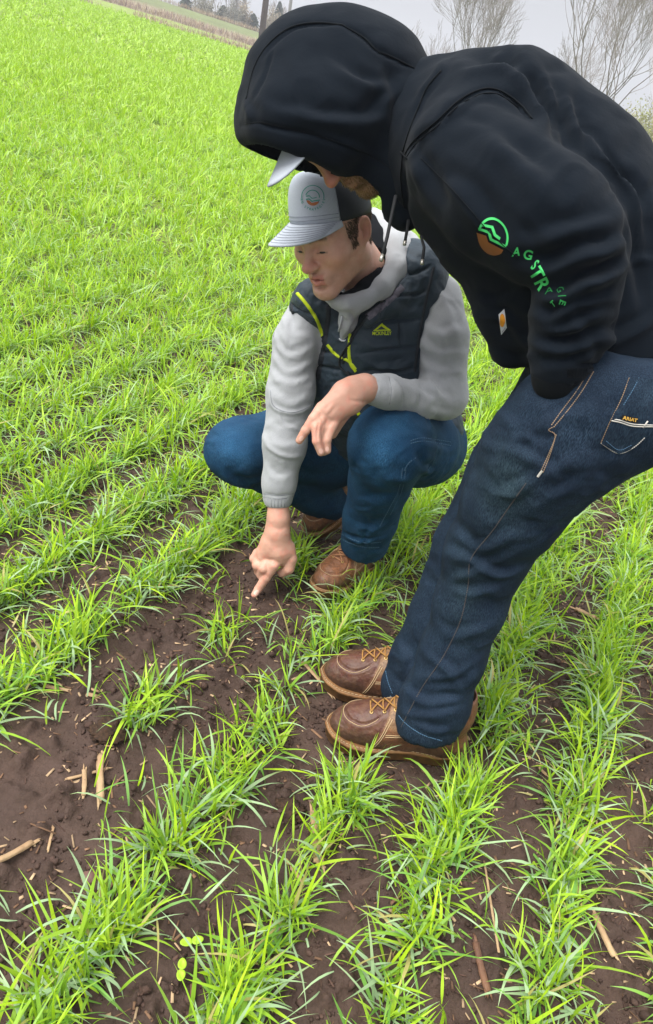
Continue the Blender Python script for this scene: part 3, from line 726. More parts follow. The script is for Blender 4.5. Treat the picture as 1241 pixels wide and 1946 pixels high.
# --- cap: moulded front panel, mesh back, curved brim
def make_cap(h, parent, PP, front, back, under, tilt=0.0):
    ct, st_ = math.cos(tilt), math.sin(tilt)
    L2C = lambda A: np.array([h.p(a[0], (a[1]+.01)*ct-(a[2]-.05)*st_-.01, (a[1]+.01)*st_+(a[2]-.05)*ct+.05) for a in A])
    nu, nv = 56, 20; V, Q, mi = [], [], []
    def dome(u, v, g=0.0):
        # v 0 = band, 1 = button ; u angle from forward
        th = v*math.pi/2; front_w = max(0, math.cos(u))**1.4
        rx, ry = (.082+g), (.103+g); hgt = .098+.030*front_w*(1-v)*0+g
        cs = math.cos(th)**(.40+.22*(1-front_w)); sn = math.sin(th)**(.92)
        x = math.sin(u)*rx*cs; y = math.cos(u)*ry*cs-.012; zz = .036-.010*(1-math.cos(u))*.5+hgt*sn+.012*front_w*math.sin(th*2)
        return x, y, zz
    for j in range(nv+1):
        for i in range(nu): V.append(dome(2*math.pi*i/nu, j/nv*.999))
    for j in range(nv):
        for i in range(nu):
            Q.append((j*nu+i, j*nu+(i+1) % nu, (j+1)*nu+(i+1) % nu, (j+1)*nu+i))
            uu = ((i+.5)/nu*2*math.pi+math.pi) % (2*math.pi)-math.pi; mi.append(0 if abs(uu) < 1.02 else 1)
    crown = PP('cap', (L2C(V), Q), [front, back], parent, mi=mi)
    cm_ = crown.modifiers.new('thickness', 'SOLIDIFY'); cm_.thickness = .0016; cm_.offset = 1.0
    # brim
    V, Q = [], []; nx, ny = 26, 12
    for j in range(ny+1):
        t = j/ny
        for i in range(nx+1):
            s_ = i/nx*2-1; u = s_*1.06
            bx, by, bz = dome(u, 0, .0); ln = .086*(1-abs(s_)**2.8)**.70
            x = bx*(1+.04*t); y = by+ln*t; zz = bz-.002-ln*t*.24-(.014*(abs(x)/.075)**2)*(t*.9+.1)+.006
            V.append((x, y, zz))
    for j in range(ny):
        for i in range(nx): Q.append((j*(nx+1)+i, j*(nx+1)+i+1, (j+1)*(nx+1)+i+1, (j+1)*(nx+1)+i))
    brim = PP('brim', (L2C(V), Q), [front, under], crown)
    sd = brim.modifiers.new('thickness', 'SOLIDIFY'); sd.thickness = .0032; sd.material_offset = 1
    return crown, brim, dome
CT1 = .20
cap1, brim1, dome = make_cap(h1, squat, P1, M['cap'], M['mesh'], M['cap_under'], CT1)
TL = lambda a: h1.p(a[0], (a[1]+.01)*math.cos(CT1)-(a[2]-.05)*math.sin(CT1)-.01, (a[1]+.01)*math.sin(CT1)+(a[2]-.05)*math.cos(CT1)+.05)
L2 = lambda A: np.array([TL(a) for a in A])
# seams, stitched rows on the brim, button
def cap_line(us, vs, r=.0007, g=.0012): return tube(L2([dome(u, v, g) for u, v in zip(us, vs)]), r*S, 5)
for uu in (-1.02, 1.02): P1('seam', cap_line([uu]*14, np.linspace(0.02, .98, 14), .0009), M['thread_grey'], cap1)
for g_, vv in ((.0012, .05), (.0012, .09)): P1('seam', cap_line(np.linspace(-1.0, 1.0, 24), [vv]*24, .0006, g_), M['thread_grey'], cap1)
rows = []
for t in (.16, .28, .40, .52, .64, .76, .88):
    P = []
    for s_ in np.linspace(-.93+.10*t, .93-.10*t, 30):
        u = s_*1.06; bx, by, bz = dome(u, 0); ln = .086*(1-abs(s_)**2.8)**.70; x = bx*(1+.04*t); y = by+ln*t
        P.append((x, y, bz-.002-ln*t*.24-(.014*(abs(x)/.075)**2)*(t*.9+.1)+.0067))
    rows.append(tube(L2(P), .00045*S, 4))
P1('brim_stitching', merge(rows), M['thread_grey'], brim1)
Vbt, Qbt = tube(L2([(0,-.010,.128),(0,-.010,.1385)]), .007*S, 12); P1('button', (Vbt, Qbt), M['cap'], cap1)
# emblem on the front panel, in the cap's own surface coordinates (u across, v up)
def cap_skin():
    V, Q = [], []; nu, nv = 60, 30
    for j in range(nv+1):
        for i in range(nu+1): V.append(TL(dome(-1.1+2.2*i/nu, j/nv*.95, .0012)))
    for j in range(nv):
        for i in range(nu): Q.append((j*(nu+1)+i, j*(nu+1)+i+1, (j+1)*(nu+1)+i+1, (j+1)*(nu+1)+i))
    return Skin(V, Q)
sk_c = cap_skin()
LC = (594.5, 373.5)
def arc(c, r, w, a0, a1, n=30, sx=1.0, rot=0.0):
    out = []
    for sgn in (1, -1):
        rr = r+sgn*w/2; A = np.linspace(a0, a1, n) if sgn > 0 else np.linspace(a1, a0, n)
        for a in A:
            x, y = rr*math.cos(math.radians(a))*sx, rr*math.sin(math.radians(a)); cr, sr = math.cos(math.radians(rot)), math.sin(math.radians(rot))
            out.append((c[0]+x*cr-y*sr, c[1]+x*sr+y*cr))
    return out
def arcq(*a):
    p = arc(*a); k = len(p)//2; o, i_ = p[:k], p[k:][::-1]; return [[o[j], o[j+1], i_[j+1], i_[j]] for j in range(k-1)]
emb_t = arcq(LC, 21, 1.4, 168, 372)+arcq((LC[0]-.5, LC[1]+1), 13, 1.6, 195, 365)
wave1 = [(582,372),(588,371),(593,376),(598,375.5),(602,374),(602,375.5),(598,377),(592.5,377.5),(588,373),(582,374)]
wave2 = [(581.5,378),(588,377),(593,381.5),(600,380),(608,379.5),(608,381.3),(600,382),(592.5,383.5),(587.5,379),(581.5,380)]
P1('emblem', decal(sk_c, emb_t+[wave1, wave2], .0006, 4), M['print_teal'], cap1)
P1('emblem', decal(sk_c, [[(582,380.5),(587.5,381),(592.5,385.5),(600,384),(607.5,383)]+[(LC[0]+.3+12.6*math.cos(a), LC[1]+5+12.4*math.sin(a)) for a in np.linspace(.35, math.pi-.2, 14)]], .0006, 4), M['print_rust'], cap1)
txt = 'AG STRATEGIES'; parts_ = []
for i, ch in enumerate(txt):
    if ch == ' ': continue
    a = 172-i*(164/(len(txt)-1)); parts_.append(letters(sk_c, ch, (LC[0]+21.5*math.cos(math.radians(a)), LC[1]+3+21.5*math.sin(math.radians(a))), 6.2, a-90, .0006, .95, .02, cell=4))
P1('lettering', merge(parts_), M['print_teal'], cap1)
# --- hair: short sides below the cap
rng = np.random.default_rng(3); HV = []
cands = np.where((L1[:,2] < .036) & (L1[:,2] > -.045) & (L1[:,1] < .036) & (np.abs(L1[:,0]) > .03) & (((L1[:,1] < .034) & (L1[:,2] > .000)) | (L1[:,1] < -.035)) | ((np.abs(L1[:,0]) > .055) & (L1[:,1] > .012) & (L1[:,1] < .030) & (L1[:,2] > -.022) & (L1[:,2] < .03)))[0]
N1 = normals(V1, Q1); dn = h1.R@np.array([0, -.35, -1.0])
for i in rng.choice(cands, 3800):
    if abs(L1[i, 0]) > .078 and L1[i, 2] < .028: continue
    p0 = V1[i]+N1[i]*.0006; ln = rng.uniform(.005, .010)*S; d = dn+rng.normal(0, .18, 3)+N1[i]*.03; d /= np.linalg.norm(d)
    p = [p0, p0+d*ln*.5+N1[i]*.0010, p0+d*ln+N1[i]*.0006]
    HV.append(tube(p, np.array([.0006, .0005, .0001])*S, 3, False))
P1('hair', merge(HV), M['hair'])
# eyes: a dark slit of iris under each lowered lid
for s_ in (-1, 1):
    f = Field(h1.p(s_*.031,.074,-.001)-.02, h1.p(s_*.031,.074,-.001)+.02, .001); f.ell(h1.p(s_*.031,.0750,-.0052), np.array([.0110,.0127,.0046])*S, h1.R, 0)
    P1('eye', f.mesh(1), M['iris'])

# --- work boots -------------------------------------------------------------------------------
def make_boot(parent, heel, toe, L=.30, pitch=0.0, lift=0.0, shade='dark', lace='lace', vox=.0035, shaft_to=None):
    heel = np.array(heel, float); toe = np.array(toe, float); d = toe-heel; L0 = np.linalg.norm(d); yv = d/L0
    xv = np.cross(yv, [0,0,1]); xv /= np.linalg.norm(xv); zv = np.cross(xv, yv); k = L0/.30
    cp, sp = math.cos(pitch), math.sin(pitch)
    y2 = yv*cp-zv*sp; z2 = zv*cp+yv*sp                     # pitched about the toe: heel lifted
    B = lambda x, y, z: toe+(xv*x+y2*(y-.30)+z2*z)*k+np.array([0, 0, lift])
    f = Field([-.08,-.02,0], [.08,.33,.27], vox)
    f.cone((0,.245,.058),(0,.262,.050),.044,.036,.02,flat=((0,0,1),.8)); f.cone((0,.20,.062),(0,.245,.056),.046,.044,.02,flat=((0,0,1),.85))
    f.cone((0,.14,.085),(0,.20,.066),.044,.046,.03,flat=((1,0,0),.95)); f.cone((0,.075,.115),(0,.14,.085),.048,.044,.03)
    f.cone((0,.045,.065),(0,.05,.14),.040,.045,.03); f.cone((0,.05,.14),(0,.050,.175),.045,.046,.03); f.ell((0,.04,.05),(.036,.040,.035),None,.03)
    f.ell((0,.14,.035),(.038,.14,.02),None,.03)
    f.cone((0,.046,.17),(0,.046,.27),.036,.040,.004,'sub')
    g = np.meshgrid(*f.ax, indexing='ij')[2]; f.f = np.maximum(f.f, .028-g).astype(np.float32)
    V, Q = f.mesh(2); x, y, z = V.T
    N = normals(V, Q); D = fbm(V/.03, 2)*.0018+fbm(V/.009, 2)*.0006
    moc = np.abs(np.hypot(x/.038, (y-.232)/.044)-1)                # stitched oval of the moc toe
    D += -.0026*np.exp(-(moc/.05)**2)*(y > .198)*(z > .055)+.0016*np.exp(-((moc-.12)/.06)**2)*(y > .198)*(z > .055)
    D += .0015*((y < .206-.35*(z-.05))*1.0)                        # quarters lie over the vamp
    D += .003*fbm(np.stack([y*60, z*18, x*8], 1))*sstep(y, .13, .16)*(1-sstep(y, .19, .21))
    V = V+N*D[:, None]
    dk = {'dark': ((.075,.021,.014), (.20,.078,.036), (.27,.155,.075)), 'tan': ((.26,.10,.04), (.34,.17,.075), (.40,.22,.10))}[shade]
    tt = np.tile(np.array(dk[0]), (len(V), 1)); q = sstep(.206-.35*(z-.05)-y, -.002, .002)[:, None]
    tt = tt*(1-q)+np.array(dk[1])*q; q = (q[:, 0]*sstep(z-.088, 0, .012)*sstep(y, .06, .08))[:, None]; tt = tt*(1-q)+np.array(dk[2])*q
    worn = np.clip(fbm(V/.02, 3)*.8, 0, 1)[:, None]; tt = tt*(1-worn*.5)+np.array([.20,.10,.05])*worn*.5
    mud = np.clip(sstep(.075-z+.03*fbm(V/.025+7, 3)+.02*fbm(V/.006+1, 2), 0, .03)*.75+sstep(fbm(V/.007+22, 2), .42, .55)*.6, 0, .9)[:, None]; tt = tt*(1-mud)+np.array([.060,.036,.026])*mud
    W = lambda A: np.array([B(*a) for a in A])
    boot = place('boot', W(V), Q, M['leather'], parent, vcol=tt)
    # sole outline
    def outline(g=0.0, n=48):
        out = []
        for i in range(n):
            a = 2*math.pi*i/n; yy = .15+.158*math.copysign(abs(math.cos(a))**.8, math.cos(a)); t = (yy+.008)/.316
            w = np.interp(t, [0,.03,.08,.2,.42,.70,.85,.94,.98,1], [0,.46,.70,.86,.80,1.12,1.02,.74,.44,0])*.046
            xx = math.copysign(w, math.sin(a)) if 0 < i % (n//2) else 0
            out.append((xx*(1+g/.046)*1.06, .15+(yy-.15)*(1+g/.15)))
        return out
    rings = []; n = 48
    for zz, g_ in ((.0,-.004),(.004,0),(.024,.0005),(.025,.004),(.0315,.0042),(.033,.001),(.034,-.008)): rings.append([(a, b, zz+.010*sstep(np.array(b), .24, .32)*1.0) for a, b in outline(g_)])
    V = [p for r in rings for p in r]; Q = [(j*n+i, j*n+(i+1) % n, (j+1)*n+(i+1) % n, (j+1)*n+i) for j in range(len(rings)-1) for i in range(n)]+[tuple(range(n))[::-1], tuple(range((len(rings)-1)*n, len(rings)*n))]
    place('sole', W(V), [q[::-1] for q in Q], M['sole'], boot)
    th = []
    ol = [(a, b, .0345+.010*float(sstep(np.array(b), .24, .32))) for a, b in outline(.0012)]; ol = ol+[ol[0]]
    for i in range(0, len(ol)-1):
        if i % 1 == 0: a, b = np.array(ol[i]), np.array(ol[i+1]); th.append(tube(W([a+(b-a)*.12, a+(b-a)*.45]), .0009*k, 4)); th.append(tube(W([a+(b-a)*.62, a+(b-a)*.95]), .0009*k, 4))
    place('welt_stitching', *merge(th), M['thread_tan'], boot)
    # laces: rows across the tongue between two lines of eyelets
    bt = BVHTree.FromPolygons([Vector(v) for v in (np.stack([x, y, z], 1)+N*D[:, None])], [tuple(map(int, q)) for q in f_last(f)]) if False else None
    Vl = np.stack([x, y, z], 1)+N*D[:, None]; bt = BVHTree.FromPolygons([Vector(v) for v in Vl], [tuple(map(int, q)) for q in Qb_(boot)])
    def top(xx, yy, off=.002):
        h_ = bt.ray_cast(Vector((xx, yy+.12, .30)), Vector((0, -.55, -1)).normalized())
        if h_[0] is None: return None
        return np.array(h_[0]+h_[1]*off)
    ls, ey = [], []; ys = [.196,.176,.156,.136,.116,.100]
    for r_, yy in enumerate(ys):
        for s_ in (-1, 1):
            w = .017+.0015*r_
            def aim(xx, y_): 
                z_ = .082+(.196-y_)*.75; h_ = bt.ray_cast(Vector((xx, y_+.06, z_+.06)), Vector((0, -1, -1)).normalized()); return None if h_[0] is None else np.array(h_[0]+h_[1]*.0022)
            p = aim(s_*w, yy)
            if p is not None:
                h_ = bt.find_nearest(Vector(p)); nn = np.array(h_[1]); a_ = np.linspace(0, 2*math.pi, 11); t1 = np.cross(nn, [0,1,0.3]); t1 /= np.linalg.norm(t1); t2 = np.cross(nn, t1)
                ey.append(tube(W([p-nn*.0012+(t1*math.cos(a)+t2*math.sin(a))*.0033 for a in a_]), .0011*k, 5, False))
            if r_ < len(ys)-1:
                P = [aim(s_*w*(1-2*t), yy+(ys[r_+1]-yy)*t) for t in np.linspace(0, 1, 7)]
                P = [q+np.array([0,0,.0022*(1+s_*.6)]) for q in P if q is not None]
                if len(P) > 3: ls.append(tube(W(P), .0019*k, 6))
        P = [aim(w*(1-2*t), yy) for t in np.linspace(0, 1, 6)]; P = [q for q in P if q is not None]
        if len(P) > 3: ls.append(tube(W(P), .0019*k, 6))
    if ls: place('laces', *merge(ls), M[lace], boot)
    for q_ in ey: place('eyelet', *q_, M['brass'], boot)
    st = []
    for s_ in (-1, 1):
        for oo in (0, .0045):
            P = []
            for t in np.linspace(0, 1, 12):
                zz = .038+.075*t; yy = .206-.35*(zz-.05)-.003-oo
                h_ = bt.ray_cast(Vector((s_*.2, yy, zz)), Vector((-s_, 0, 0)))
                if h_[0] is not None: P.append(np.array(h_[0]+h_[1]*.0006))
            if len(P) > 3: st.append(tube(W(P), .0009*k, 4))
            P = []
            for t in np.linspace(0, 1, 14):
                yy = .185-.14*t; zz = .075+oo+.03*t
                h_ = bt.ray_cast(Vector((s_*.2, yy, zz)), Vector((-s_, 0, 0)))
                if h_[0] is not None: P.append(np.array(h_[0]+h_[1]*.0006))
            if len(P) > 3: st.append(tube(W(P), .0009*k, 4))
    P = []
    for t in np.linspace(-2.5, 2.5, 30):
        xx = .038*math.sin(t*1.0); yy = .232+.044*math.cos(t)
        h_ = bt.ray_cast(Vector((xx*1.06, yy+.003, .3)), Vector((0, 0, -1)))
        if h_[0] is not None and yy > .200: P.append(np.array(h_[0]+h_[1]*.0006))
    if len(P) > 3: st.append(tube(W(P), .0008*k, 4))
    if st: place('stitching', *merge(st), M['thread_tan'], boot)
    return boot
def Qb_(o):
    me = o.data; a = np.zeros(len(me.loops), np.int32); me.loops.foreach_get('vertex_index', a); return a.reshape(-1, 4)
z3 = lambda p: [p[0], p[1], 0.0]
bt1 = make_boot(squat, G(706, 1070), G(600, 1136), shade='tan', lace='lace_tan')
bt2 = make_boot(squat, G(705, 985), G(588, 1022), pitch=math.radians(32), shade='tan', lace='lace_tan'); bt2['label'] = 'boot behind, up on its toe'

# ================= the standing man bent over ==================================================
H2R = frame((-.36, .92, .02), (-.82, -.30, -.50))
h2 = Head(C(627, 352, 1.37)-H2R@np.array([0,.118,-.031])*S*.95, H2R, .95)
foot2 = G(780, 1420)
base2 = [float(foot2[0]), float(foot2[1]), 0.0]
neck2 = C(775, 290, 1.38)
V1, Q1, L1b = head_field(h2, neck2, open_mouth=False)
T1 = skin_tint(L1b, .3, (.46,.23,.14)); q_ = (sstep(-L1b[:,2], .048, .056))[:, None]; T1 = T1*(1-q_*.7)+np.array([.26,.15,.08])*q_*.7
arm = [(880,305,1.235,112),(955,372,1.19,116),(1040,425,1.15,112),(1098,462,1.13,95)]
fore = [(1104,480,1.13,90),(1098,545,1.14,80),(1087,610,1.16,78),(1072,665,1.175,66),(1060,700,1.18,50)]
def torso2(f, g=0, k=.06):
    P = lambda a: [(x, y, z, r+g) for x, y, z, r in a]
    f.chain(P([(830,262,1.35,104),(925,300,1.34,178),(1045,405,1.33,188),(1115,525,1.32,182),(1172,610,1.31,150)]), k)
    f.chain(P([(830,262,1.42,100),(935,292,1.46,172),(1050,400,1.46,180),(1110,530,1.44,172),(1165,620,1.42,145)]), k)
lo, hi = boxof(arm+fore+[(1200,700,1.3,150),(840,1350,1.6,80),(760,1300,1.7,60)], .02); fb = Field(lo, hi, .011*S)
torso2(fb, -55); fb.chain([(x,y,z,r-48) for x,y,z,r in arm+fore], .02)
legN = [(1150,760,1.235,112),(1085,812,1.265,118),(1030,873,1.30,112),(978,958,1.355,94),(925,1052,1.42,76),(893,1150,1.465,64),(860,1245,1.505,59),(828,1330,1.54,61),(813,1370,1.555,61)]
legF = [(1080,770,1.42,105),(985,900,1.48,92),(900,1040,1.55,74),(840,1170,1.60,60),(800,1250,1.64,55),(775,1305,1.665,52)]
fb.chain([(x,y,z,r-14) for x,y,z,r in legN], .02); fb.chain([(x,y,z,r-14) for x,y,z,r in legF], .02); fb.cone(neck2, C(830,300,1.4), .06*S, .09*S, .03)
V4, Q4 = fb.mesh(2)
Vb = np.concatenate([V1, V4]); Qb = np.concatenate([Q1, Q4+len(V1)]); Tb = np.concatenate([T1, np.tile([.45,.25,.19], (len(V4), 1))])
stand = place('person', toW(Vb), Qb, M['skin'], None, base2, vcol=Tb)
tag(stand, 'standing man bent over with black hood up over his cap and hand in pocket', 'person')
def P2(name, VQ, m, parent=None, **kw):
    if VQ is None: return None
    return place(name, toW(np.asarray(VQ[0])), VQ[1], m, parent or stand, **kw)
cap2, brim2, _ = make_cap(h2, stand, P2, M['cap'], M['mesh'], M['cap_under'], .30)
# beard
rng = np.random.default_rng(5); HV = []; N1 = normals(V1, Q1)
cands = np.where((L1b[:,2] < -.040) & (L1b[:,2] > -.125) & (L1b[:,1] > .0) & ~((np.abs(L1b[:,0]) < .018) & (L1b[:,2] > -.072) & (L1b[:,2] < -.062)))[0]
for i in rng.choice(cands, 3000):
    if L1b[i, 2] > -.055 and not (abs(L1b[i, 0]) > .05 or (abs(L1b[i, 0]) < .024 and L1b[i, 2] < -.046)): continue
    p0 = V1[i]+N1[i]*.0004; d = h2.R@np.array([0, .25, -1.0])+rng.normal(0, .35, 3)+N1[i]*.15; d /= np.linalg.norm(d); ln = rng.uniform(.003, .007)*S
    HV.append(tube([p0, p0+d*ln*.6, p0+d*ln+N1[i]*.001], np.array([.0006, .0005, .0001])*S, 3, False))
P2('beard', merge(HV), M['beard'])

# --- black hoodie: trunk and sleeves
lo, hi = boxof(arm+fore+[(1045,400,1.46,190),(1200,700,1.3,165),(930,600,1.35,70)], .02); f = Field(lo, hi, .0062*S)
torso2(f)
f.chain([(945,552,1.36,54),(970,580,1.33,66),(985,622,1.34,60)], .02)
f.chain([(978,662,1.37,46),(1030,655,1.36,50),(1100,640,1.33,60)], .015)
f.chain([(1165,640,1.25,100),(1180,660,1.25,90)], .05)
f.chain([(835,190,1.36,70),(880,190,1.36,80)], .04)
f.plane(C(1100,712,1.25), MW.T@np.array([.12,-.25,-1.0]), .006)      # hem, cut level round the waist
f.chain(arm, .022, .03); f.chain(fore, .012, .012)
f.chain([(790,235,1.36,96),(772,245,1.37,88)], .03)
f.chain([(1060,690,1.18,38),(1060,735,1.19,38)], .004, op='sub')
Vt, Qt = f.mesh(2)
G_ = []
G_ += [([(770,292),(790,262),(830,228),(870,190),(915,168),(950,170),(990,196),(1010,225)],5,-.007),      # armhole seam valley
       ([(775,300),(795,270),(835,236),(875,199),(917,177),(950,179),(985,204)],5,.003),
       ([(770,292),(765,340),(772,400),(790,440)],5,-.005),
       ([(905,125),(960,122),(1010,160),(1035,215),(1045,262)],15,.017,'s'),
       ([(1045,140),(1058,190),(1062,240),(1068,275)],9,.012,'s'),([(1080,170),(1095,225),(1105,270),(1112,290)],9,.010,'s'),
       ([(1108,250),(1130,268),(1148,310),(1170,335),(1200,360),(1218,420),(1232,480)],10,.016,'s'),
       ([(950,128),(1000,170),(1020,230)],16,-.008),
       ([(1195,380),(1208,440),(1222,520),(1228,600)],12,-.010)]
G_ += [([(1010,450),(1060,440),(1110,425),(1160,400)],20,.006,'s'),([(1000,500),(1060,500),(1120,470),(1180,455)],17,.010,'s'),
       ([(1010,560),(1060,560),(1110,530),(1180,500)],14,.013,'s'),([(1005,585),(1045,600),(1100,570),(1165,560)],12,.010,'s'),
       ([(1008,640),(1045,655),(1100,650),(1165,630)],12,.011,'s'),([(1015,620),(1060,625),(1120,600),(1160,590)],12,.008,'s'),([(1016,672),(1050,690),(1100,680),(1150,655)],7,.007,'s'),
       ([(830,330),(880,360),(930,420),(980,480)],22,.005,'s'),([(790,300),(815,340),(830,400)],16,.006,'s'),([(930,250),(990,300),(1050,360)],26,.005,'s'),
       ([(960,400),(1000,440),(1040,470)],10,-.005),([(1095,600),(1120,640),(1130,690)],9,.006,'s'),
       ([(895,600),(930,590),(970,600),(1000,640)],9,.006,'s'),([(905,560),(940,570),(980,555)],9,.006,'s'),([(935,650),(975,680),(1010,670)],8,.006,'s'),
       ([(850,110),(835,150),(800,190),(785,230)],6,.004,'s'),([(1150,640),(1190,630),(1240,600)],12,.008,'s'),([(1090,690),(1160,697),(1241,690)],3,-.004)]
G_ = [(g[0], g[1], g[2]*1.7, *g[3:]) for g in G_]
Vt = folds(Vt, Qt, G_, [(.12, .005, 1), (.05, .0024, 0), (.016, .0005, 3), (.07, .0030, 2, CR1), (.09, .0030, 9, CR2)])
hoodie2 = P2('hoodie', (Vt, Qt), M['fleece']); hoodie2['label'] = 'black fleece sweatshirt with a printed sleeve'
sk_t = Skin(Vt, Qt)
for pth, w in (([(770,294),(790,264),(830,230),(870,192),(915,170),(950,172),(988,197),(1012,226)],1.6),([(773,300),(793,271),(833,238),(873,200),(917,179),(949,181),(983,204)],1.2),([(766,296),(762,340),(770,400),(792,445)],1.4),([(838,135),(812,165),(795,205),(778,250),(765,292)],1.5),([(762,288),(775,302)],1.5),([(1130,698),(1180,700),(1241,688)],1.3),([(800,300),(860,360),(930,440),(985,490)],1.0)):
    sm = seam(sk_t, pth, w, .0012)
    if sm: P2('seam', sm, M['rib'], hoodie2)
# hem rib
hm = []
for x in range(1078, 1242, 3):
    a = seam(sk_t, [(x, 700-((x-1078)*.02)), (x+1, 709), (x+2, 718)], 1.0)
    if a: hm.append(a)
if hm: P2('hem_ribbing', merge(hm), M['rib'], hoodie2)
# sleeve print
def dpol(l): return decal(sk_t, l, .0012, 5)
def strip_polys(a, b): return [[a[i], a[i+1], b[i+1], b[i]] for i in range(len(a)-1)]
cxl, cyl, rx, ry, ro = 938, 449, 29, 36, -14
def ep(a, k=1.0):
    a = math.radians(a); x, y = rx*k*math.cos(a), ry*k*math.sin(a); c_, s_ = math.cos(math.radians(ro)), math.sin(math.radians(ro)); return (cxl+x*c_-y*s_, cyl+x*s_+y*c_)
outer = [ep(a) for a in np.linspace(212, 402, 30)]; inner = [ep(a, .87) for a in np.linspace(212, 402, 30)]
P2('emblem', dpol(strip_polys(outer, inner)+[[(914,424.5),(916.5,429.5),(934,434),(939,448),(950,456),(952,451.5),(943,445),(937.5,429.5)], [(909.5,432),(910,436.5),(928,443),(932,456),(962,471),(963.5,466.5),(936,453),(931.5,439)]]), M['print_green'], hoodie2)
P2('emblem', dpol([[(906.5,441),(925,447.5),(929,459.5),(957.5,474.5)]+[ep(a) for a in np.linspace(75, 188, 20)]]), M['print_brown'], hoodie2)
lt = [('A',(982,478.5),17,-8,'g',.95,.35),('G',(1004,484.5),20,14,'g',.95,0),('S',(1016.5,504),22,38,'g',.55,0),('T',(1020,520),27,60,'G',.95,0),('R',(1030,539),28,62,'G',.95,0),('A',(1044,552),13,-20,'d',1.4,.5),('T',(1052,577),13,-35,'g',.7,0),('G',(1064,551),15,60,'d',.8,0),('I',(1068,563),17,85,'d',.8,0),('E',(1069,574),13,110,'g',1.2,0)]
for key, m in (('G','print_green'),('g','print_green'),('d','print_green_dark')):
    pr = [letters(sk_t, c_, at, sz*1.3, an, .0012, sx, .022 if key != 'd' else 0, sh) for c_, at, sz, an, kk, sx, sh in lt if kk == key]
    P2('lettering', merge(pr), M[m], hoodie2)
# pocket patch
P2('patch', dpol([[(948,598),(959,587),(964,622),(953,636)]]), M['patch'], hoodie2)
P2('patch_emblem', decal(sk_t, [[(955.5+5.2*math.cos(a)*(1+.12*math.cos(3*a)), 608.5+12*math.sin(a)) for a in np.linspace(0, 2*math.pi, 20)[:-1]]], .0018, 4), M['patch_orange'], hoodie2)
P2('patch_lettering', letters(sk_t, 'carhartt', (958,626), 3.6, -52, .0018, 1, .01, cell=3), M['patch_ink'], hoodie2)
# --- ribbed cuff going into the jeans pocket
lo, hi = boxof([(1060,690,1.18,60),(1055,725,1.19,60)], .02); f = Field(lo, hi, .004*S)
f.chain([(1064,680,1.175,50),(1058,712,1.185,46),(1056,722,1.19,42)], .01)
Vc, Qc = f.mesh(2); P2('cuff', (Vc, Qc), M['rib'], hoodie2)

# --- hood
hpts = [(600,168,1.38,128),(690,185,1.385,132),(545,215,1.38,90),(735,250,1.385,112),(720,330,1.38,60)]
lo, hi = boxof(hpts, .03)
def hoodf(f, g):
    P = lambda a: [(x, y, z, r+g) for x, y, z, r in a]
    f.chain(P([(598,163,1.38,127),(640,166,1.38,131),(690,186,1.385,130)]), .02)
    f.chain(P([(560,190,1.38,105),(538,226,1.38,86),(532,240,1.38,80)]), .03)
    f.chain(P([(585,190,1.345,104),(575,236,1.325,100),(560,240,1.325,88)]), .03); f.chain(P([(640,230,1.33,100)]*2), .03)
    f.chain(P([(690,186,1.385,130),(735,240,1.385,110),(745,300,1.385,85)]), .03)
    f.chain(P([(560,240,1.38,90),(680,260,1.385,90),(735,320,1.385,66),(752,365,1.385,45)]), .03)
f = Field(lo, hi, .0048*S); hoodf(f, 0)
p0, p1, p2 = C(540,288,1.27), C(505,305,1.50), C(705,350,1.30)
nrm = np.cross(p1-p0, p2-p0); nrm *= np.sign(nrm[1])
f.plane(p0, nrm, .010)
f2 = Field(lo, hi, .0048*S); hoodf(f2, -13)
near = 1e9
f.f = np.maximum(f.f, -f2.f)
f.chain([(725,330,1.385,58),(752,372,1.385,42),(770,405,1.385,34)], .02)
f.cone(h2.p(0,.02,-.06), h2.p(0,.10,-.10), .060*S, .055*S, .01, 'sub')
Vo, Qo = f.mesh(2)
FH = [([(462,238),(500,236),(560,250),(620,266),(680,288),(735,318)],5,-.005),
      ([(500,110),(520,82),(560,52),(600,44),(650,46)],3.5,-.004),
      ([(650,46),(690,70),(715,95),(745,110),(785,128)],4,-.005),
      ([(560,200),(620,215),(700,222),(740,215)],15,.006,'s'),([(500,190),(560,212),(640,225)],12,.004,'s'),([(640,120),(680,150),(720,160),(760,150)],15,.006,'s'),
      ([(690,230),(730,190),(770,160)],15,.006,'s'),([(700,120),(735,150),(745,200),(740,260)],14,.005,'s'),([(470,190),(485,215),(480,235)],9,.004,'s'),([(600,250),(660,270),(720,300)],8,.004,'s'),([(520,90),(505,140),(480,190)],3,-.003)]
Vo = folds(Vo, Qo, FH, [(.07, .0035, 6), (.02, .0006, 2), (.08, .0028, 2, CR1)])
hood2 = P2('hood', (Vo, Qo), M['fleece'], hoodie2); hood2['label'] = 'hood pulled up over the cap'
sk_o = Skin(Vo, Qo)
for pth, w in (([(466,236),(500,233),(560,247),(620,263),(680,285),(735,315),(758,345)],1.3),([(468,188),(484,125),(512,82),(552,52),(600,43),(650,47)],2.0),([(650,47),(692,72),(716,96),(745,108),(788,130)],2.0),([(796,128),(790,165),(772,215),(762,270)],1.6)):
    sm = seam(sk_o, pth, w)
    if sm: P2('seam', sm, M['rib'], hood2)
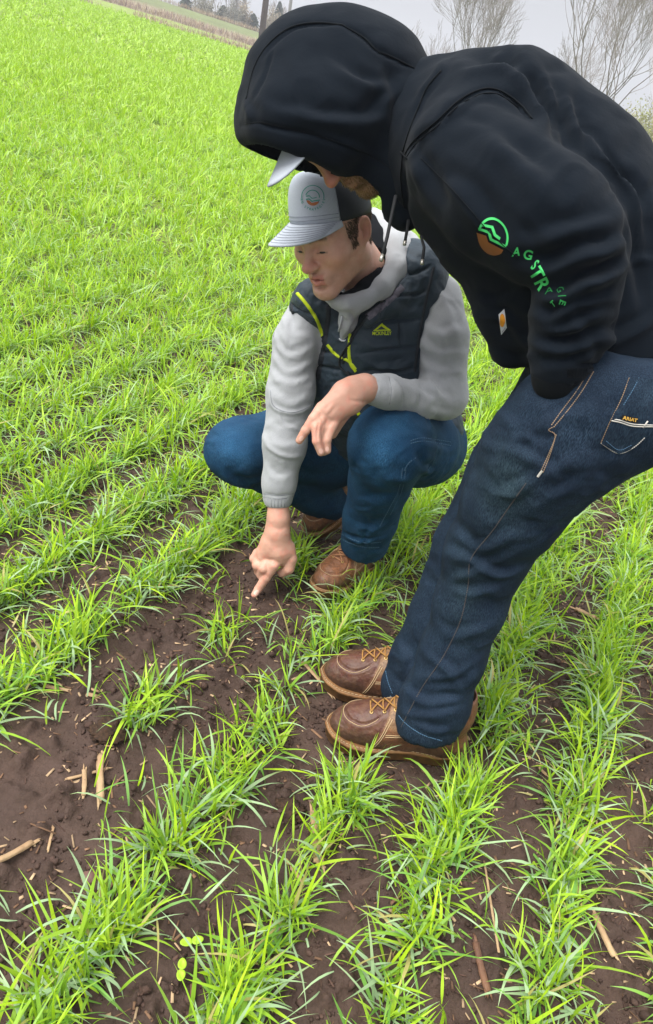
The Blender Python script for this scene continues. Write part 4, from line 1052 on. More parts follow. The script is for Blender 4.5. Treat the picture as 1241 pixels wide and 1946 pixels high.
# drawstrings
for P_, r in (([C(752,372,1.33),C(748,392,1.325),C(742,420,1.32),(C(736,450,1.315)),C(727,484,1.31)],.0030),([C(776,418,1.36),C(774,435,1.36),C(770,458,1.36)],.0028),([C(800,448,1.34),C(806,470,1.335),C(803,494,1.33)],.0026)):
    ds = P2('drawstring', tube(P_, r*S, 8), M['cord'], hoodie2)
    P2('tip', tube([P_[-1], P_[-1]+(P_[-1]-P_[-2])*.35], r*1.15*S, 8), M['metal'], ds)

# --- dark jeans
lo, hi = boxof(legN+legF+[(1200,780,1.27,150)], .03); f = Field(lo, hi, .0055*S)
f.chain(legF, .02, .02); f.chain([(1175,745,1.27,128),(1140,700,1.33,112),(1130,720,1.42,105)], .05)
f.chain([(1180,790,1.26,112),(1120,830,1.28,105)], .04)
f.chain(legN, .03, .02)
f.plane(C(1140,640,1.25), MW.T@np.array([0,0,1.0]), .004)
f.chain([(812,1400,1.56,50),(804,1425,1.57,50)], .004, op='sub')
Vp, Qp = f.mesh(2)
FJ = [([(925,815),(980,825),(1040,800),(1120,770)],9,.006,'s'),([(930,840),(990,850),(1060,905)],9,.007,'s'),([(945,780),(1000,800),(1060,790)],9,.004,'s'),([(900,905),(960,930),(1030,900),(1100,850)],12,.005,'s'),
      ([(860,1000),(900,1035),(955,1020),(1000,1000)],12,.006,'s'),([(838,1045),(885,1055),(950,1085),(1000,1075)],9,.006,'s'),([(850,1100),(900,1078),(950,1050),(1000,1040)],8,.005,'s'),([(845,1110),(900,1120),(960,1110)],8,.005,'s'),
      ([(820,1190),(860,1200),(930,1180)],12,.004,'s'),([(805,1235),(850,1262),(880,1300)],9,.006,'s'),([(900,1260),(850,1290),(790,1300)],8,.006,'s'),([(770,1310),(820,1330),(880,1320)],8,.008,'s'),([(760,1345),(810,1352),(870,1345)],7,.006,'s'),([(770,1372),(820,1385),(862,1380)],6,.005,'s'),
      ([(880,1150),(850,1215),(810,1270)],7,.004,'s'),([(1000,960),(1050,935),(1110,900)],10,.004,'s'),([(760,1215),(775,1250),(770,1290)],7,.006,'s'),([(745,1290),(765,1300),(790,1300)],6,.005,'s')]
Vp = folds(Vp, Qp, FJ, [(.06, .003, 4), (.02, .0010, 8), (.045, .0030, 2, CR1), (.06, .0028, 9, CR2)])
xj, yj = pxof(Vp)
wear = np.clip(.9*np.exp(-(((xj-960)/50)**2+((yj-930)/75)**2))+.5*np.exp(-(((xj-880)/30)**2+((yj-1120)/90)**2)), 0, 1)
tint = np.stack([.85+.75*wear, .85+.65*wear, .9+.25*wear], 1)*(1+.15*fbm(Vp/.06, 2))[:, None]
jeans2 = P2('jeans', (Vp, Qp), M['denim_dark'], vcol=tint); jeans2['label'] = 'dark indigo denim jeans'
sk_p = Skin(Vp, Qp)
pkd = decal(sk_p, [[(1196,718),(1142,842),(1175,862),(1205,850),(1232,828),(1250,800),(1250,722)]], .0022, 6)
P2('pocket', pkd, M['denim_dark'], jeans2, vcol=np.ones((len(pkd[0]), 3))*.95)
sk_p = Skin(*merge([(Vp, Qp), pkd]))
for pth, w, m in (([(1128,706),(1105,745),(1075,785),(1052,812)],1.1,'stitch_tan'),([(1120,702),(1098,740),(1068,780),(1048,808)],1.1,'stitch_tan'),([(1050,812),(1040,818),(1056,826),(1044,860),(1026,900)],1.1,'stitch_tan'),([(1057,826),(1046,862),(1032,898)],1.1,'stitch_tan'),
                  ([(1000,918),(970,960),(935,1010),(895,1062),(890,1110),(878,1170),(862,1210),(838,1255),(800,1310),(762,1382)],1.1,'stitch_faint'),
                  ([(742,1322),(750,1345),(766,1370),(800,1395),(840,1408)],1.1,'stitch_blue'),([(1142,842),(1175,862),(1205,850),(1225,832)],1.1,'stitch_white'),([(1142,842),(1160,800),(1180,760),(1196,718)],1.0,'stitch_tan'),([(1152,838),(1176,856),(1200,846)],.9,'stitch_blue'),([(1185,770),(1206,735),(1214,718)],.9,'stitch_blue'),
                  ([(1163,796),(1180,799),(1202,806),(1241,808)],1.3,'stitch_white'),([(1162,799.5),(1180,803),(1202,810),(1241,811)],1.3,'stitch_white'),([(1231,800),(1222,813)],1.8,'stitch_white'),([(1100,712),(1075,715),(1050,730)],1.0,'stitch_tan'),([(733,1275),(737,1295),(746,1318)],1.0,'stitch_blue')):
    sm = seam(sk_p, pth, w, 0, (3, 1) if w < 1.3 else None)
    if sm: P2('seam', sm, M[m], jeans2)
P2('bar_tack', ribbon(sk_p, [(1022,906),(1031,894)], 6, .0015), M['stitch_white'], jeans2)
P2('pocket_tag', decal(sk_p, [[(1182,788),(1212,794),(1212,804),(1181,797)]], .0014, 5), M['tag_black'], jeans2)
P2('pocket_lettering', letters(sk_p, 'ARIAT', (1196.5,796), 9, 12, .0022, 1.1, .03, cell=3), M['tag_gold'], jeans2)
b3 = make_boot(stand, G(868,1438), G(622,1398), shade='dark')
b4 = make_boot(stand, G(845,1345), G(612,1298), shade='dark')
for b_ in (b3,):
    pass
print('boot', np.linalg.norm(G(868,1438)-G(622,1398)), np.linalg.norm(G(845,1345)-G(612,1298)), np.linalg.norm(G(715,1062)-G(590,1150)), np.linalg.norm(G(705,985)-G(588,1022)))

# ------------------------------------------------------------------ terrain
_az = np.radians([-60,-30,-21.6,-16.6,-10.4,-8,2,12,40])
_h45 = np.array([2.3,2.1,1.85,1.58,1.20,1.05,.50,0,0]); _h55 = np.array([3.2,2.7,2.35,2.05,1.54,1.3,.6,0,0]); _h75 = np.array([5,4.4,3.95,3.45,2.75,2.4,1.0,0,0])
def terrain(x, y):
    d = np.hypot(x, y); a = np.arctan2(x, np.maximum(y, .01)); a = np.where(y < .2, 0, a)
    w = sstep(y, 2, 8)
    h45, h55, h75 = [np.interp(a, _az, h) for h in (_h45, _h55, _h75)]
    t = np.clip((d-5)/40, 0, 1)
    h = np.where(d < 45, h45*t**1.25, np.where(d < 55, h45+(h55-h45)*(d-45)/10, np.where(d < 75, h55+(h75-h55)*sstep(d, 55, 75), h75-(d-75)*.004)))
    return h*w
CALM = [(G(484,1131),.07),(G(500,1110),.07),(G(640,1400),.10),(G(740,1415),.10),(G(840,1435),.10),(G(640,1300),.10),(G(760,1330),.10),(G(620,1125),.08),(G(690,1080),.08),(G(640,1005),.09)]
def clods(x, y):
    p = np.stack([x, y, np.zeros_like(x)], -1)
    n = fbm(p/.28, 3)*.018+fbm(p/.08+5, 2)*.009
    n += np.maximum(0, fbm(p/.032+9, 3)-.06)*.050+fbm(p/.013+4, 1)*.0022
    near = 1-sstep(np.hypot(x, y), 5, 9)
    calm = np.ones_like(x)
    for q, r_ in CALM: calm = calm*(1-.92*np.exp(-(np.hypot(x-q[0], y-q[1])/r_)**2))
    return (n*near-.006*near)*calm-.004*(1-calm)
def ground_z(x, y): return terrain(x, y)+clods(x, y)
th = np.linspace(-math.radians(72), math.radians(72), 1000)
rr = np.concatenate([np.arange(1.35, 4.6, .0065), 4.6*np.power(260/4.6, np.linspace(0, 1, 260))])
TH, RR = np.meshgrid(th, rr); X = RR*np.sin(TH); Y = RR*np.cos(TH)-1.4
Z = ground_z(X, Y); V = np.stack([X, Y, Z], -1).reshape(-1, 3); n0 = len(th)
i = np.arange((len(rr)-1)*(n0-1)); r_, c_ = i//(n0-1), i % (n0-1)
Q = np.stack([r_*n0+c_, r_*n0+c_+1, (r_+1)*n0+c_+1, (r_+1)*n0+c_], 1)
x, y, z = V.T; d = np.hypot(x, y); P3 = np.stack([x, y, 0*x], 1)
n1 = fbm(P3/.25, 4); n2 = fbm(P3/.04+3, 3)
soil = np.array([.043,.0255,.0175])*(1+.45*n1+.35*n2)[:, None]
soil = np.maximum(soil, .006)
green = np.array([.29,.44,.035])*(1+.10*fbm(P3/2.2, 3)+.16*fbm(P3/np.array([.35, .9, 1]), 3))[:, None]
dry = np.array([.33,.26,.17])*(1+.35*fbm(P3/.7, 4))[:, None]
pale = np.array([.30,.44,.06])*(1+.2*fbm(P3/1.5, 3))[:, None]
g1 = (sstep(d, 3.0, 9)*.93)[:, None]; colr = soil*(1-g1)+green*g1
wob = d+1.2*fbm(P3/3, 3)
az_ = np.arctan2(x, y)
lf = 1-sstep(az_, math.radians(4), math.radians(9))
s1 = (np.exp(-((wob-45.3)/1.0)**2)*lf*.85*sstep(fbm(P3/4+2, 2), -.5, .15))[:, None]; s2 = (sstep(wob, 56, 57.5)*(1-sstep(wob, 62.5, 66))*lf)[:, None]; s3 = sstep(wob, 73, 75)[:, None]
s4 = (sstep(wob, 46, 48))[:, None]
colr = colr*(1-s4*.6)+pale*s4*.6
hill = sstep(wob, 58, 64)[:, None]; colr = colr*(1-hill)+np.array([.17,.24,.06])*(1+.25*fbm(P3/1.2, 3))[:, None]*hill
colr = colr*(1-s1)+dry*s1; colr = colr*(1-s2*.9)+dry*s2*.9; colr = colr*(1-s3*.7)+np.array([.42,.38,.24])*s3*.7
gm = mat('field_soil', attr=True, rough=.80, spec=.25, bump=[(700,.5),(260,.6),(90,.5)], var=[(300,.55,(.014,.008,.006)),(120,.35,(.075,.045,.034)),(22,.40,(.080,.050,.040)),(9,.35,(.025,.014,.011))])
gv = gm.node_tree.nodes
me = new_mesh('ground', V, Q, [gm], vcol=np.clip(colr, .004, 1))
ground = obj('ground', me); tag(ground, kind='structure')
# wetness: patchy gloss on the bare soil
# ------------------------------------------------------------------ the young wheat
RNG = np.random.default_rng(11)
ROWDIR = np.array([.33, 1.0])/math.hypot(.33, 1.0); ROWN = np.array([ROWDIR[1], -ROWDIR[0]]); SP = .223*S
ROW0 = float(np.array([-.11*S, 1.0*S])@ROWN)
bare = [(60,1500,170),(150,1420,120),(250,1300,75),(330,1230,80),(440,1170,60),(500,1140,55),(560,1010,55),(600,1060,40),(60,1720,60),(20,1580,120),
        (480,1620,60),(600,1560,50),(590,1650,55),(760,1420,30),(400,1850,70),(350,1900,60),(900,800,45),(880,860,30),(720,1960,40),(1000,1760,45),(540,1700,45),(110,1620,60),(640,1480,40),(1140,1620,40),(700,1750,40)]
BP = [(*G(a, b)[:2], (1.0 if r >= 75 else .55)*r/F*toC(G(a, b))[2]) for a, b, r in bare]
def foot_mask(x, y):
    m = np.ones(x.shape)
    for hp, tp, w in ((G(868,1438),G(622,1398),.085),(G(845,1345),G(612,1298),.075),(G(715,1062),G(590,1150),.055),(G(705,985),G(588,1022),.06)):
        a, b = hp[:2], tp[:2]; dd = b-a; t = np.clip(((x-a[0])*dd[0]+(y-a[1])*dd[1])/(dd@dd), 0, 1)
        m *= (np.hypot(x-a[0]-t*dd[0], y-a[1]-t*dd[1]) > w)
    h = G(500, 1110); m *= (np.hypot(x-h[0], y-h[1]) > .08); h = G(478, 1150); m *= (np.hypot(x-h[0], y-h[1]) > .075)
    return m > 0
def plants(y0, y1, per_m, xlim):
    """positions of plants along the drill rows"""
    out = []
    smax = (y1+3)*1.1
    k0 = int(math.floor((-xlim*1.6-ROW0)/SP)); k1 = int(math.ceil((xlim*1.6-ROW0)/SP))
    for k in range(k0, k1+1):
        n = int(per_m*(smax+2)); s = RNG.uniform(-1.5, smax, n); off = ROW0+k*SP+RNG.normal(0, .019, n)+.02*np.sin(s*1.3+k)
        p = s[:, None]*ROWDIR+off[:, None]*ROWN; out.append(p)
    P = np.concatenate(out); d = P[:, 1]; 
    m = (P[:, 1] > y0) & (P[:, 1] <= y1) & (np.abs(P[:, 0]-P[:, 1]*.02) < P[:, 1]*.58+.85)
    return P[m]
def blades(root, azim, L, W, el, droop, colr, nseg, twist, colt=None):
    n = len(L); t = np.linspace(0, 1, nseg+1); ds = L/nseg
    th_ = el[:, None]-droop[:, None]*t[None, :]**1.5
    dx = np.cos(th_)*ds[:, None]; dz = np.sin(th_)*ds[:, None]
    cx_ = np.concatenate([np.zeros((n, 1)), np.cumsum(dx[:, :-1], 1)], 1); cz_ = np.concatenate([np.zeros((n, 1)), np.cumsum(dz[:, :-1], 1)], 1)
    ca, sa = np.cos(azim)[:, None], np.sin(azim)[:, None]
    bend = (RNG.normal(0, .17, n)*L)[:, None]*t[None]**2
    P = np.stack([root[:, :1]+ca*cx_-sa*bend, root[:, 1:2]+sa*cx_+ca*bend, root[:, 2:3]+cz_], -1)
    w = W[:, None]*(np.minimum(1, .45+2.2*t))*(1-t**2.4)*.5; w[:, -1] = W*.02
    tw = twist[:, None]*(t[None]-.2)
    hx, hy = -sa, ca
    nx_ = -np.sin(th_)*ca; ny_ = -np.sin(th_)*sa; nz_ = np.cos(th_)
    sx = hx*np.cos(tw)+nx_*np.sin(tw); sy = hy*np.cos(tw)+ny_*np.sin(tw); sz = nz_*np.sin(tw)
    side = np.stack([sx, sy, sz], -1)*w[..., None]
    Vv = np.stack([P-side, P+side], 2).reshape(-1, 3)
    m = nseg+1; b = (np.arange(n)*m*2)[:, None]; j = np.arange(nseg)[None]*2
    Qq = np.stack([b+j, b+j+1, b+j+3, b+j+2], -1).reshape(-1, 4)
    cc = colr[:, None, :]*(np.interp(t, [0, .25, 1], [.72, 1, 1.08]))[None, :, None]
    if colt is not None: cc = cc*(1-(t**3)[None, :, None]*colt[:, None, None])+np.array([.34,.34,.08])*(t**3)[None, :, None]*colt[:, None, None]
    cc = np.repeat(cc, 2, axis=1).reshape(-1, 3)
    return Vv, Qq, cc
def tufts(P, nl, Lr, Wr, nseg, zf, soft=0.0):
    n = len(P); idx = np.repeat(np.arange(n), nl); m = len(idx)
    vig = np.clip(RNG.normal(1, .2, n), .5, 1.4)[idx]
    til = RNG.uniform(0, 2*math.pi, (n, 4))[idx, RNG.integers(0, 4, m)]
    st = RNG.uniform(0, .035, m)*vig; tilt = RNG.uniform(.1, .6, m)
    root = np.stack([P[idx, 0]+RNG.normal(0, .013, m)+np.cos(til)*st*tilt, P[idx, 1]+RNG.normal(0, .013, m)+np.sin(til)*st*tilt, zf(P[idx, 0], P[idx, 1])+st-.004], 1)
    az = til+RNG.normal(0, .9, m)
    kind = RNG.random(m); up = kind < .45
    el = np.where(up, RNG.normal(1.05, .30, m), RNG.normal(.52, .34, m))
    droop = np.where(up, RNG.uniform(.0, .9, m), RNG.uniform(.5, 1.9, m))
    L = RNG.uniform(*Lr, m)*vig*np.where(up, 1.0, 1.05); W = RNG.uniform(*Wr, m)
    h = np.clip(RNG.normal(.5, .28, m)+np.where(up, .14, -.22), 0, 1)[:, None]
    c1 = np.array([.13,.29,.045]); c2 = np.array([.37,.55,.02]); c3 = np.array([.29,.42,.22])
    cc = c1*(1-h)+c2*h; g = ((RNG.random(m) < .42) & ~up)[:, None]; cc = np.where(g, c3, cc)
    old = (RNG.random(m) < .035)[:, None]; cc = np.where(old, np.array([.38,.34,.12]), cc)
    cc = cc*(1-soft)+np.array([.31,.475,.045])*soft
    cc = cc*RNG.uniform(.8+.12*soft, 1.15-.08*soft, (m, 1))
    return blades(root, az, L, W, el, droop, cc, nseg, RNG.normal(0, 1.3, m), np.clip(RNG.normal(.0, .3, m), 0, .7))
def keep(P, dens):
    x, y = P[:, 0], P[:, 1]; q = np.stack([x, y, 0*x], 1)
    u = x*ROWN[0]+y*ROWN[1]
    pr = dens+.42*fbm(q/.30+20, 2)+.35*fbm(q/.09+3, 1)
    for bx, by, br in BP: pr = pr*(1-.96*(np.hypot(x-bx, y-by) < br*(.95+.2*np.sin(7*np.arctan2(y-by, x-bx)))))
    return P[(RNG.random(len(P)) < pr) & foot_mask(x, y)]
parts_g = []
def addg(t):
    parts_g.append(t)
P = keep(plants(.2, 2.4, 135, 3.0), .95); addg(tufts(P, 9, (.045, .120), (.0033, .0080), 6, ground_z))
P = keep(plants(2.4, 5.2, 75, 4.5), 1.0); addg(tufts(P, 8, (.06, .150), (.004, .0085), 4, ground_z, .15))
def fill(y0, y1, n):
    y = np.sqrt(RNG.uniform(y0**2, y1**2, n)); x = RNG.uniform(-1, 1, n)*(y*.60+.6); return np.stack([x, y], 1)
P = keep(fill(.3, 2.4, 900), .85); addg(tufts(P, 5, (.04, .10), (.003, .0065), 5, ground_z))
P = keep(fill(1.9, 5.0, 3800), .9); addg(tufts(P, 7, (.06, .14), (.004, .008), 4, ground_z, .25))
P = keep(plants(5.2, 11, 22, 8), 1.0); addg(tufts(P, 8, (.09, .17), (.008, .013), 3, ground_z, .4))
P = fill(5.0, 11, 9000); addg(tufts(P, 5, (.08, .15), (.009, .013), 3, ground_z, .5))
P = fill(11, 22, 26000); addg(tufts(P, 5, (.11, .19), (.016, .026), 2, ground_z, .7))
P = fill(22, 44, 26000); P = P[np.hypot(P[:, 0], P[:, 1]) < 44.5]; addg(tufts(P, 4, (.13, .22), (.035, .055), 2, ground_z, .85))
V = np.concatenate([t[0] for t in parts_g]); o = np.cumsum([0]+[len(t[0]) for t in parts_g[:-1]])
Q = np.concatenate([t[1]+k for t, k in zip(parts_g, o)]); Cc = np.concatenate([t[2] for t in parts_g])
print('grass faces', len(Q))
grass = obj('grass', new_mesh('grass', V, Q, [M['leaf']], vcol=Cc)); tag(grass, 'young bright green wheat plants growing in drilled rows over dark soil', 'crop', kind='stuff')

# ------------------------------------------------------------------ crop residue, stones, seedlings
def on_ground(px, py):
    p = G(px, py); p[2] = float(ground_z(np.array([p[0]]), np.array([p[1]]))[0]); return p
LR = np.random.default_rng(21)
def stalk(a, b, wpx, label, m='stalk', kind='corn_stalk', cat='corn stalk', group='broken corn stalks on the soil', frayed=True, lift=0.0, flat=.55):
    pa, pb = on_ground(*a), on_ground(*b); zd = toC(G((a[0]+b[0])/2, (a[1]+b[1])/2))[2]; r = wpx*.5/F*zd
    d = pb-pa; L = np.linalg.norm(d); u = d/L; side = np.cross(u, [0,0,1]); side /= np.linalg.norm(side)
    out = []; ns = 9
    P = [pa+d*t+np.array([0,0,r*flat+lift+.002])+side*math.sin(t*3+wpx)*r*.35 for t in np.linspace(0, 1, ns)]
    rad = np.array([[r*(1+.05*math.sin(t*9+wpx)+(.07 if abs(t-.62) < .07 else 0)), r*flat*(1+.1*math.cos(t*7))] for t in np.linspace(0, 1, ns)])
    V, Q = tube(P, rad, 14); cr = np.repeat(np.array(P), 14, axis=0); rg_ = np.tile(1+.16*np.sin(np.arange(14)*2.7+wpx)+LR.normal(0, .05, 14), ns); V = cr+(V-cr)*rg_[:, None]; V = V+(fbm(V/.006, 2)*r*.18)[:, None]; out.append((V, Q))
    if frayed:
        for k in range(5):
            e_, s_ = (pa, -1) if k % 2 else (pb, 1); off = side*LR.uniform(-.7, .7)*r; ln = LR.uniform(.6, 2.6)*r*1.6
            q = [e_+off-u*s_*r*1.2+np.array([0,0,r*flat+.002]), e_+off+u*s_*ln*.5+np.array([0,0,r*.6+.002]), e_+off*1.3+u*s_*ln+np.array([0,0,r*.3+.001])]
            out.append(tube(q, np.array([[r*.5, r*.18], [r*.36, r*.12], [r*.08, r*.04]]), 5))
    V, Q = merge(out); o = place(kind, V, Q, M[m], None, list((pa+pb)/2*np.array([1,1,0])+np.array([0,0,float(min(pa[2], pb[2]))])))
    tag(o, label, cat, group); return o
ST = [((192,1446),(191,1520),13,'pale upright-lying corn stalk in the bare patch at left, thickest of its cluster','stalk'),
 ((128,1492),(206,1462),6,'thin corn stalk sliver crossing behind the thick pale stalk at left','stalk'),
 ((160,1478),(158,1512),9,'short stub of corn stalk just left of the thick pale stalk','stalk'),
 ((-6,1645),(62,1598),13,'broken corn stalk cut off by the left edge of the photo','stalk'),
 ((592,1548),(607,1640),17,'wide split corn stalk with frayed end below the brown boots','stalk'),
 ((547,1632),(577,1676),8,'small tan corn stalk chip lying left of the wide split stalk','stalk'),
 ((1122,1747),(1163,1828),12,'tan corn stalk poking out of wheat at the lower right','stalk'),
 ((905,1792),(927,1885),13,'wet brown corn stalk between wheat rows at bottom right','stalk_brown'),
 ((575,1262),(628,1322),9,'dry tan leaf strip in front of the far boot toe','stalk'),
 ((88,1302),(186,1326),8,'pale corn stalk half hidden by wheat left of centre','stalk'),
 ((1092,1160),(1132,1176),11,'pinkish corn husk flake between rows at right','stalk'),
 ((366,1872),(364,1922),9,'wet brown stalk stub near the bottom below the seedlings','stalk_brown'),
 ((742,1722),(772,1690),6,'thin brown stalk sliver right of bottom centre','stalk_brown'),
 ((92,1610),(100,1570),5,'slender stalk sliver above the broken stalk at left','stalk'),
 ((866,846),(893,852),12,'pale husk flake behind the squatting man','stalk'),
 ((150,1300),(182,1316),5,'second thin stalk beside the half hidden pale one','stalk'),
 ((420,1190),(432,1160),5,'short stalk splinter near the pointing finger','stalk_brown'),
 ((1003,1440),(1040,1470),6,'thin pale stalk piece right of the jeans hem','stalk')]
for a, b, w, lab, m in ST: stalk(a, b, w, lab, m)
stalk((921,1632),(941,1826),4.5,'long thin yellow straw lying along the wheat row at lower right','stalk','straw','straw',None,False)
stalk((302,1268),(305,1330),4,'thin brown straw lying on bare soil in the middle left','stalk_brown','straw','straw',None,False)
stalk((246,1462),(205,1500),4,'fine straw crossing the stalk cluster at left','stalk_brown','straw','straw',None,False)
def lump(px, py, r, name, label, cat, m, flat=.6, rough=.25, group=None):
    p = on_ground(px, py); bm = bmesh.new(); bmesh.ops.create_icosphere(bm, subdivisions=4, radius=1)
    V = np.array([v.co[:] for v in bm.verts]); Q = [tuple(v.index for v in f.verts) for f in bm.faces]; bm.free()
    V = V*(1+rough*fbm(V*1.6+px, 3)+rough*.5*fbm(V*6+px, 2))[:, None]*np.array([r*1.15, r, r*flat])+p+np.array([0,0,r*flat*.45])
    tag(place(name, V, Q, M[m], None, [p[0], p[1], p[2]]), label, cat, group)
lump(169,1662,.0125,'stone','flat reddish stone on bare soil near the left edge','stone','stone',.5,.12)
lump(594,1512,.006,'stone','small pale pebble above the wide split stalk','stone','stone',.5,.12)
for q in ((205,1400,.030,'dark rotted corn root stump in the bare soil above the stalk cluster'),(552,1540,.026,'dark rotted corn root stump left of the wide split stalk'),(190,1706,.026,'dark rotted corn root stump below the reddish stone')):
    lump(q[0], q[1], q[2], 'root_stump', q[3], 'root stump', 'rootclump', .30, .75, 'old corn root stumps')
# clover-like seedlings
sm_ = leafmat('seedling_leaf', .3)
def seedling(px, py, ang, label, leaves):
    p = on_ground(px, py); base = [p[0], p[1], p[2]]; root = obj('seedling', None, None, base); tag(root, label, 'seedling', 'two-leaved weed seedlings')
    V, Q = tube([p, p+np.array([0,0,.018])], .0012, 6); place('stem', V, Q, sm_, root, vcol=np.tile([.25,.42,.06], (len(V), 1)))
    for a, r in leaves:
        c_ = p+np.array([math.cos(a), math.sin(a), 0])*r*1.05+np.array([0,0,.021]); n = 14; V = [c_+np.array([0,0,-.0012])]
        for ring, f_ in ((0,.55),(1,1.0)):
            for k in range(n):
                t = 2*math.pi*k/n; u = math.cos(t)*r*1.05*f_; v = math.sin(t)*r*.78*f_*(1-.18*math.cos(t))
                V.append(c_+np.array([math.cos(a)*u-math.sin(a)*v, math.sin(a)*u+math.cos(a)*v, .0022*f_*f_]))
        Q = [(0, 1+k, 1+(k+1) % n) for k in range(n)]+[(1+k, 1+n+k, 1+n+(k+1) % n, 1+(k+1) % n) for k in range(n)]
        o = place('leaf', np.array(V), Q, sm_, root, vcol=np.tile([.33,.52,.03], (len(V), 1))); sd = o.modifiers.new('thickness', 'SOLIDIFY'); sd.thickness = .0008
seedling(342,1863,0,'bright green two-leaved seedling on bare soil at bottom left, lower of the pair',[(1.75,.0085),(-1.45,.0085)])
seedling(364,1796,0,'slightly larger green seedling just above the other one',[(.45,.009),(3.5,.0095),(.05,.006)])
# fine litter and crumbs: nobody could count these
def scatter(n, y0, y1):
    y = np.sqrt(LR.uniform(y0**2, y1**2, n)); x = LR.uniform(-1, 1, n)*(y*.5+.35); return x, y
x, y = scatter(15000, .35, 4.0); n = len(x); az = LR.uniform(0, math.pi, n); L = LR.gamma(1.6, .006, n)+.004; w = LR.uniform(.0008, .0028, n); z = ground_z(x, y)+.0015
u = np.stack([np.cos(az), np.sin(az), LR.normal(0, .12, n)], 1)*L[:, None]*.5; v = np.stack([-np.sin(az), np.cos(az), LR.normal(0, .3, n)], 1)*w[:, None]; c_ = np.stack([x, y, z], 1); h = np.array([0,0,.0012])
V = np.stack([c_-u-v, c_+u-v*.6, c_+u+v, c_-u+v*.8, c_-u-v+h, c_+u-v*.6+h, c_+u+v+h, c_-u+v*.8+h], 1).reshape(-1, 3); b = np.arange(n)[:, None]*8
Q = np.concatenate([b+np.array(q) for q in ((4,5,6,7),(0,1,5,4),(1,2,6,5),(2,3,7,6),(3,0,4,7))])
t = LR.random(n)[:, None]; cc = np.repeat(np.where(t < .35, np.array([.36,.25,.15]), np.where(t < .7, np.array([.15,.085,.05]), np.array([.07,.04,.03])))*LR.uniform(.6, 1.3, (n, 1)), 8, axis=0)
lm = mat('litter', attr=True, rough=.85, spec=.2, bump=[(400,.3)])
tag(obj('straw_litter', new_mesh('straw_litter', V, Q, [lm], vcol=cc, smooth=False)), 'fine chopped straw and husk bits scattered over the soil', 'litter', kind='stuff')
x, y = scatter(52000, .35, 3.6); mm = fbm(np.stack([x, y, 0*x], 1)/.12+60, 2)+.5*LR.random(len(x)) > .12; x, y = x[mm], y[mm]; n = len(x); r = np.minimum(LR.gamma(1.2, .0020, n)+.0008, .0085); z = ground_z(x, y)+r*.3
ico = np.array([[0,0,1],[.89,0,.45],[.28,.85,.45],[-.72,.53,.45],[-.72,-.53,.45],[.28,-.85,.45],[.72,.53,-.45],[-.28,.85,-.45],[-.89,0,-.45],[-.28,-.85,-.45],[.72,-.53,-.45],[0,0,-1]])
fc = np.array([(0,1,2),(0,2,3),(0,3,4),(0,4,5),(0,5,1),(1,6,2),(2,7,3),(3,8,4),(4,9,5),(5,10,1),(2,6,7),(3,7,8),(4,8,9),(5,9,10),(1,10,6),(6,11,7),(7,11,8),(8,11,9),(9,11,10),(10,11,6)])
V = (ico[None]*(1+LR.normal(0, .33, (n, 12, 1)))*np.array([1,1,.75])*r[:, None, None]+np.stack([x, y, z], 1)[:, None]).reshape(-1, 3); Q = (fc[None]+np.arange(n)[:, None, None]*12).reshape(-1, 3)
cc = np.repeat(np.array([.054,.030,.022])*LR.uniform(.6, 1.6, (n, 1)), 12, axis=0)
tag(obj('soil_crumbs', new_mesh('soil_crumbs', V, Q, [gm], vcol=cc, smooth=False)), 'small dark soil crumbs scattered on the ground', 'soil crumbs', kind='stuff')

